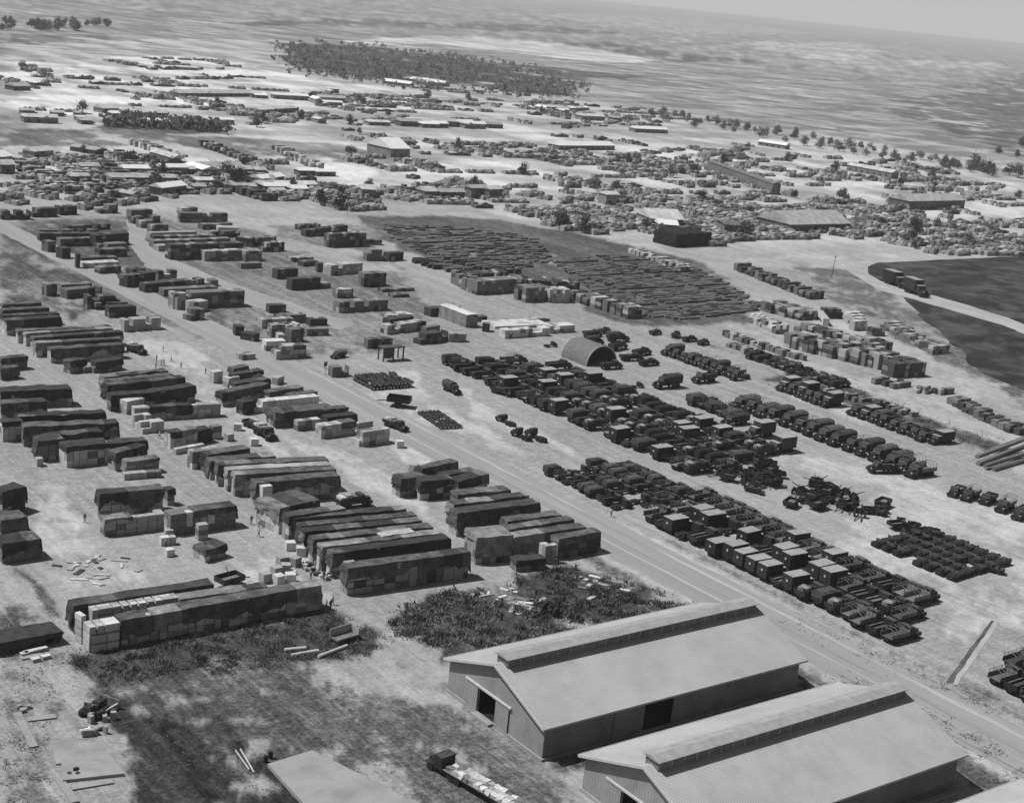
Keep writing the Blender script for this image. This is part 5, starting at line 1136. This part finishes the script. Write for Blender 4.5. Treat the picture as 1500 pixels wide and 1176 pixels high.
FAR = [([(0, 215), (180, 205), (380, 250), (480, 300), (420, 322), (180, 305), (0, 262)], 75, (5, 16), (2, 4.5), 'left far yard'),
       ([(0, 105), (200, 75), (420, 110), (560, 150), (520, 190), (340, 190), (0, 180)], 110, (8, 30), (2.5, 4.5), 'highest far left yard'),
       ([(440, 110), (700, 130), (900, 150), (1000, 195), (760, 200), (560, 190)], 110, (8, 28), (2.5, 4.5), 'yard under the dark wood'),
       ([(520, 205), (900, 195), (1300, 245), (1500, 262), (1500, 330), (1300, 325), (900, 300), (640, 290), (540, 250)], 260, (6, 24), (2.5, 4.5), 'far middle yard'),
       ([(850, 300), (1180, 320), (1500, 330), (1500, 372), (1260, 384), (1100, 372), (940, 345)], 190, (6, 20), (2.5, 4.5), 'right far yard'),
       ([(430, 290), (700, 298), (900, 345), (820, 345), (560, 330)], 50, (6, 16), (2.5, 4), 'yard before the far sheds'),
       ([(0, 272), (120, 290), (330, 318), (400, 345), (380, 340), (200, 320), (0, 300)], 16, (5, 12), (2, 3.5), 'far cross track')]
def in_px(poly):
    xs = [p[0] for p in poly]; ys = [p[1] for p in poly]
    while True:
        x, y = U(min(xs), max(xs)), U(min(ys), max(ys))
        if inpoly(x, y, poly): return x, y
FM = {}
def farmesh(kind, li):
    if (kind, li) not in FM:
        b = B(); L = (7, 12, 18, 26)[li]
        if kind == 'shed': b = shed_mesh(L, 6 + li, 3 + .3 * li, ('shedroof', 'roofwhite', 'shedroof', 'shedwall')[li])
        elif kind == 'truck': b = None
        else:
            n = int(L / 1.7); x = 0
            for r__ in range(2):
                for i in range(n):
                    b.box(i * 1.7, i * 1.7 + 1.6, r__ * 3.2, r__ * 3.2 + 2.6, 0, U(1.2, 2.8), rnd.choice(WOODS[('dark', 'vdark', 'mid', 'mid')[li]]), top='crateC' if rnd.random() < .5 else None)
        FM[(kind, li)] = b.mesh('shed' if kind == 'shed' else 'supply_stack')
    return FM[(kind, li)]
far_trees = []
nfar = {'shed': 0, 'stack': 0}
BLK = []
for poly, n, ls, hs, where in FAR:
    i = 0
    while i < n * 2.1:
        x, y = in_px(poly); q0 = P(x, y)
        if noise.noise(q0 * .009) + .4 * noise.noise(q0 * .03) < -.06: continue
        along = rnd.random() < .6; run = rnd.choice((2, 3, 4, 5, 6, 8)); base = rnd.choice((0, 0, 0, .1, -.12, .5)); kind0 = 'shed' if rnd.random() < .16 else 'stack'
        for k_ in range(run):
            i += 1; r_ = rnd.random(); stp = k_ * (U(16, 20) if along else U(8, 11)); d_ = base + (0 if along else pi / 2)
            q = q0 + Vector((cos(d_), sin(d_), 0)) * stp + Vector((U(-1.5, 1.5), U(-1.5, 1.5), 0))
            if r_ < .06: far_trees.append((q, U(4, 8), where)); continue
            kind = kind0; li = rnd.choice((0, 0, 1, 2, 2) if kind == 'stack' else (0, 1, 2))
            if kind == 'shed' and nfar['shed'] >= 100: kind = 'stack'
            o = link('shed' if kind == 'shed' else 'supply_stack', farmesh(kind, li), None, q, base + rnd.choice((0, 0, 0, 0, pi / 2)))
            s_ = U(.8, 1.2); o.scale = (s_ * U(.7, 1.3), s_ * U(.7, 1.1), U(.6, 1.1)); nfar[kind] += 1
            if kind == 'shed': tag(o, 'small grey-walled shed among the stacks of the ' + where, 'shed', 'small sheds of the ' + where)
            else: BLK.append((q.length, o, where))
BLK.sort(key=lambda t: t[0]); keepn = max(0, 300 - nst[0])
print('mid stacks', nst[0], 'far stacks', len(BLK), 'trucks', ntr[0])
bb = B()
for i, (d_, o, where) in enumerate(BLK):
    if i < keepn: tag(o, 'low dark stack of supplies in the ' + where, 'stack', 'stacks of the ' + where)
    else:
        mw = Matrix.LocRotScale(o.location, o.rotation_euler, o.scale); base = len(bb.v); bb.v += [tuple(mw @ v.co) for v in o.data.vertices]; nm = [m.name for m in o.data.materials]
        for p in o.data.polygons:
            bb.f.append([v + base for v in p.vertices]); mk = [k for k in MT if MT[k].name == nm[p.material_index]][0]; bb.m.append(bb.mi(mk))
        bpy.data.objects.remove(o)
if bb.v: tag(bb.obj('far_stacks'), 'far stacks of supplies scattered across the distant depot yards', 'stacks', None, 'stuff')

# trees
def tree_mesh(h, spread, nleaf, seed, pale=False):
    rr = random.Random(seed); b = B(); th = h * .2
    b.cyl((0, 0, 0), (.1, 0, th), h * .035, 'bark', 6, r2=h * .02)
    cl = []
    for i in range(5):
        a = rr.uniform(0, 6.28); q = Vector((cos(a) * spread * rr.uniform(.25, .6), sin(a) * spread * rr.uniform(.25, .6), th + rr.uniform(.1, .5) * h)); b.cyl((.1, 0, th * .9), q, h * .018, 'bark', 4, r2=h * .006, caps=False); cl.append(q)
    cl.append(Vector((0, 0, h * .8)))
    k = 'leafpale' if pale else 'leaf'
    for i in range(nleaf):
        c = rr.choice(cl); d = Vector((rr.gauss(0, 1), rr.gauss(0, 1), rr.gauss(0, .9))); p = c + d * spread * .27; s_ = h * rr.uniform(.02, .05)
        n1 = Vector((rr.gauss(0, 1), rr.gauss(0, 1), rr.gauss(0, 1))).normalized(); n2 = n1.orthogonal().normalized()
        b.add([p - n1 * s_ - n2 * s_, p + n1 * s_ - n2 * s_, p + n1 * s_ + n2 * s_, p - n1 * s_ + n2 * s_ * .6], [(0, 1, 2, 3)], k)
    return b
TRP = []
for i in range(5):
    b = tree_mesh(8, 3.2 + .3 * i, 520, i, False); t = B(); l = B()
    # split trunk and crown
    for m_, part in ((t, 'bark'), (l, 'leaf')):
        m_.v = b.v; idx = b.mats.index(part); m_.f = [f for f, m in zip(b.f, b.m) if m == idx]; m_.m = [0] * len(m_.f); m_.mats = [part]
    TRP.append((t.mesh('trunk'), l.mesh('crown')))
PALE = [(t_, B_) for t_, B_ in [(x[0], x[1].copy()) for x in TRP]]
for _, c_ in PALE: c_.materials.clear(); c_.materials.append(MT['leafpale'])  # distance haze put into the leaf colour of the far tree line
def tree(q, h, lab, grp, pale=False):
    tm, cm = (PALE if pale else TRP)[rnd.randrange(5)]; r = empty('tree', (q.x, q.y, 0), U(0, 6)); r.scale = (h / 8 * U(.9, 1.3), h / 8 * U(.9, 1.3), h / 8); link('trunk', tm, r); link('crown', cm, r); tag(r, lab, 'tree', grp)
for i in range(58):
    t = i / 57; px = 950 + 500 * t + U(-5, 5); py = 168 + 85 * t + U(-6, 8); tree(P(px, py), U(5, 9), 'pale hazy tree in the line bordering the far fields', 'trees bordering the far fields', True)
for i in range(34): tree(P(U(0, 160), U(36, 46)), U(8, 13), 'dark tree in the far row at the top left', 'far row of trees at top left')
for i in range(10): tree(P(U(1420, 1500), U(215, 262)), U(7, 12), 'tree in the far right field', 'trees of the far right field')
for q, h, where in far_trees: tree(q, h, 'small dark tree among the stacks of the ' + where, 'trees of the ' + where)
def wood(px, n, hmax, lab):
    b = B(); rr = random.Random(3)
    for i in range(n):
        x, y = in_px(px); x += rr.gauss(0, 8); y += rr.gauss(0, 3); q = P(x, y); h = rr.uniform(.4, 1) * hmax
        if noise.noise(q * .012) < -.1: continue
        for j in range(16):
            p = q + Vector((rr.gauss(0, h * .3), rr.gauss(0, h * .3), h * rr.uniform(.2, 1))); s_ = h * rr.uniform(.1, .2); n1 = Vector((rr.gauss(0, 1), rr.gauss(0, 1), rr.gauss(0, 1))).normalized(); n2 = n1.orthogonal().normalized()
            b.add([p - n1 * s_ - n2 * s_, p + n1 * s_ - n2 * s_, p + n1 * s_ + n2 * s_, p - n1 * s_ + n2 * s_], [(0, 1, 2, 3)], 'leaf')
    tag(b.obj('distant_wood'), lab, 'wood', None, 'stuff')
wood([(410, 62), (560, 68), (780, 98), (860, 128), (845, 146), (700, 134), (520, 118), (425, 106)], 1700, 6.5, 'dark far wood stretching across the upper middle')
wood([(150, 186), (180, 174), (240, 178), (320, 188), (340, 196), (250, 194)], 300, 6, 'dark thicket beyond the far left yard')
# weeds and brush in the foreground
def weeds(name, px, n, h, lab, k='leaf'):
    b = B(); rr = random.Random(len(px) * 7 + n); n = int(n * (3.4 if h > .5 else 1.2)); h *= .5 if h > .5 else .5
    for i in range(n):
        x, y = in_px(px); x += rr.gauss(0, 9); y += rr.gauss(0, 5); q = P(x, y)
        if noise.noise(q * .3) + .5 * noise.noise(q * 1.1) < -.05 + (abs(rr.gauss(0, .12)) if h > .4 else .1): continue
        hh = h * rr.uniform(.4, 1.2) * max(.25, 1 + 1.6 * noise.noise(q * .45))
        for j in range(4):
            a = rr.uniform(0, 6.28); w_ = rr.uniform(.05, .15) * (1 if h > .4 else .6); d = Vector((cos(a), sin(a), 0)); p = q + Vector((rr.gauss(0, .3), rr.gauss(0, .3), 0)); tp = p + Vector((rr.gauss(0, .2), rr.gauss(0, .2), hh))
            b.add([p - d * w_, p + d * w_, tp + d * w_ * .3, tp - d * w_ * .3], [(0, 1, 2, 3)], k if noise.noise(q * .8) + rr.uniform(-.3, .3) < .05 else 'leafpale')
    tag(b.obj(name), lab, 'weeds', None, 'stuff')
weeds('weeds', [(95, 962), (150, 952), (475, 896), (545, 925), (565, 950), (430, 970), (300, 985), (150, 1000)], 3600, .7, 'rank dark weeds along the long stack')
weeds('weeds', [(570, 908), (640, 872), (700, 864), (790, 898), (845, 922), (760, 948), (660, 945), (600, 936)], 2000, .9, 'dark brush patch left of the farther warehouse')
weeds('weeds', [(758, 848), (830, 830), (900, 852), (1000, 885), (880, 912), (800, 902)], 1700, .9, 'dark brush patch behind the farther warehouse')
weeds('weeds', [(150, 1010), (300, 1000), (560, 1000), (720, 1120), (740, 1170), (400, 1170), (200, 1100)], 900, .25, 'thin weeds over the grey foreground soil')
weeds('weeds', [(0, 880), (60, 890), (90, 935), (70, 950), (110, 1010), (60, 1060), (90, 1170), (8, 1176)], 800, .4, 'scattered weeds at the lower left edge')
weeds('weeds', [(1165, 990), (1260, 995), (1400, 1060), (1500, 1120), (1490, 1150), (1400, 1110), (1240, 1010)], 700, .35, 'sparse weeds between the warehouses and the road')
weeds('weeds', [(1120, 895), (1220, 930), (1360, 990), (1480, 1040), (1440, 1040), (1300, 975), (1180, 925)], 500, .3, 'sparse weeds on the far verge of the road')
weeds('weeds', [(1130, 560), (1180, 545), (1260, 576), (1400, 632), (1500, 666), (1500, 676), (1380, 636), (1250, 592), (1180, 566)], 1200, .8, 'dark scrub filling the boundary ditch')

# ------------------------------------------------------------------ haze
b = B(); b.box(-33000, 33000, -33000, 33000, -1, 97, 'sand'); hz = b.obj('haze')
hm = bpy.data.materials.new('haze'); hm.use_nodes = True; t = hm.node_tree; t.nodes.clear()
o_ = t.nodes.new('ShaderNodeOutputMaterial'); pv = t.nodes.new('ShaderNodeVolumePrincipled'); pv.inputs['Color'].default_value = (.97, .97, .97, 1); pv.inputs['Density'].default_value = 0.00009
t.links.new(pv.outputs[0], o_.inputs['Volume']); hz.data.materials.clear(); hz.data.materials.append(hm); tag(hz, 'thin pale haze over the whole depot', 'haze', None, 'stuff')
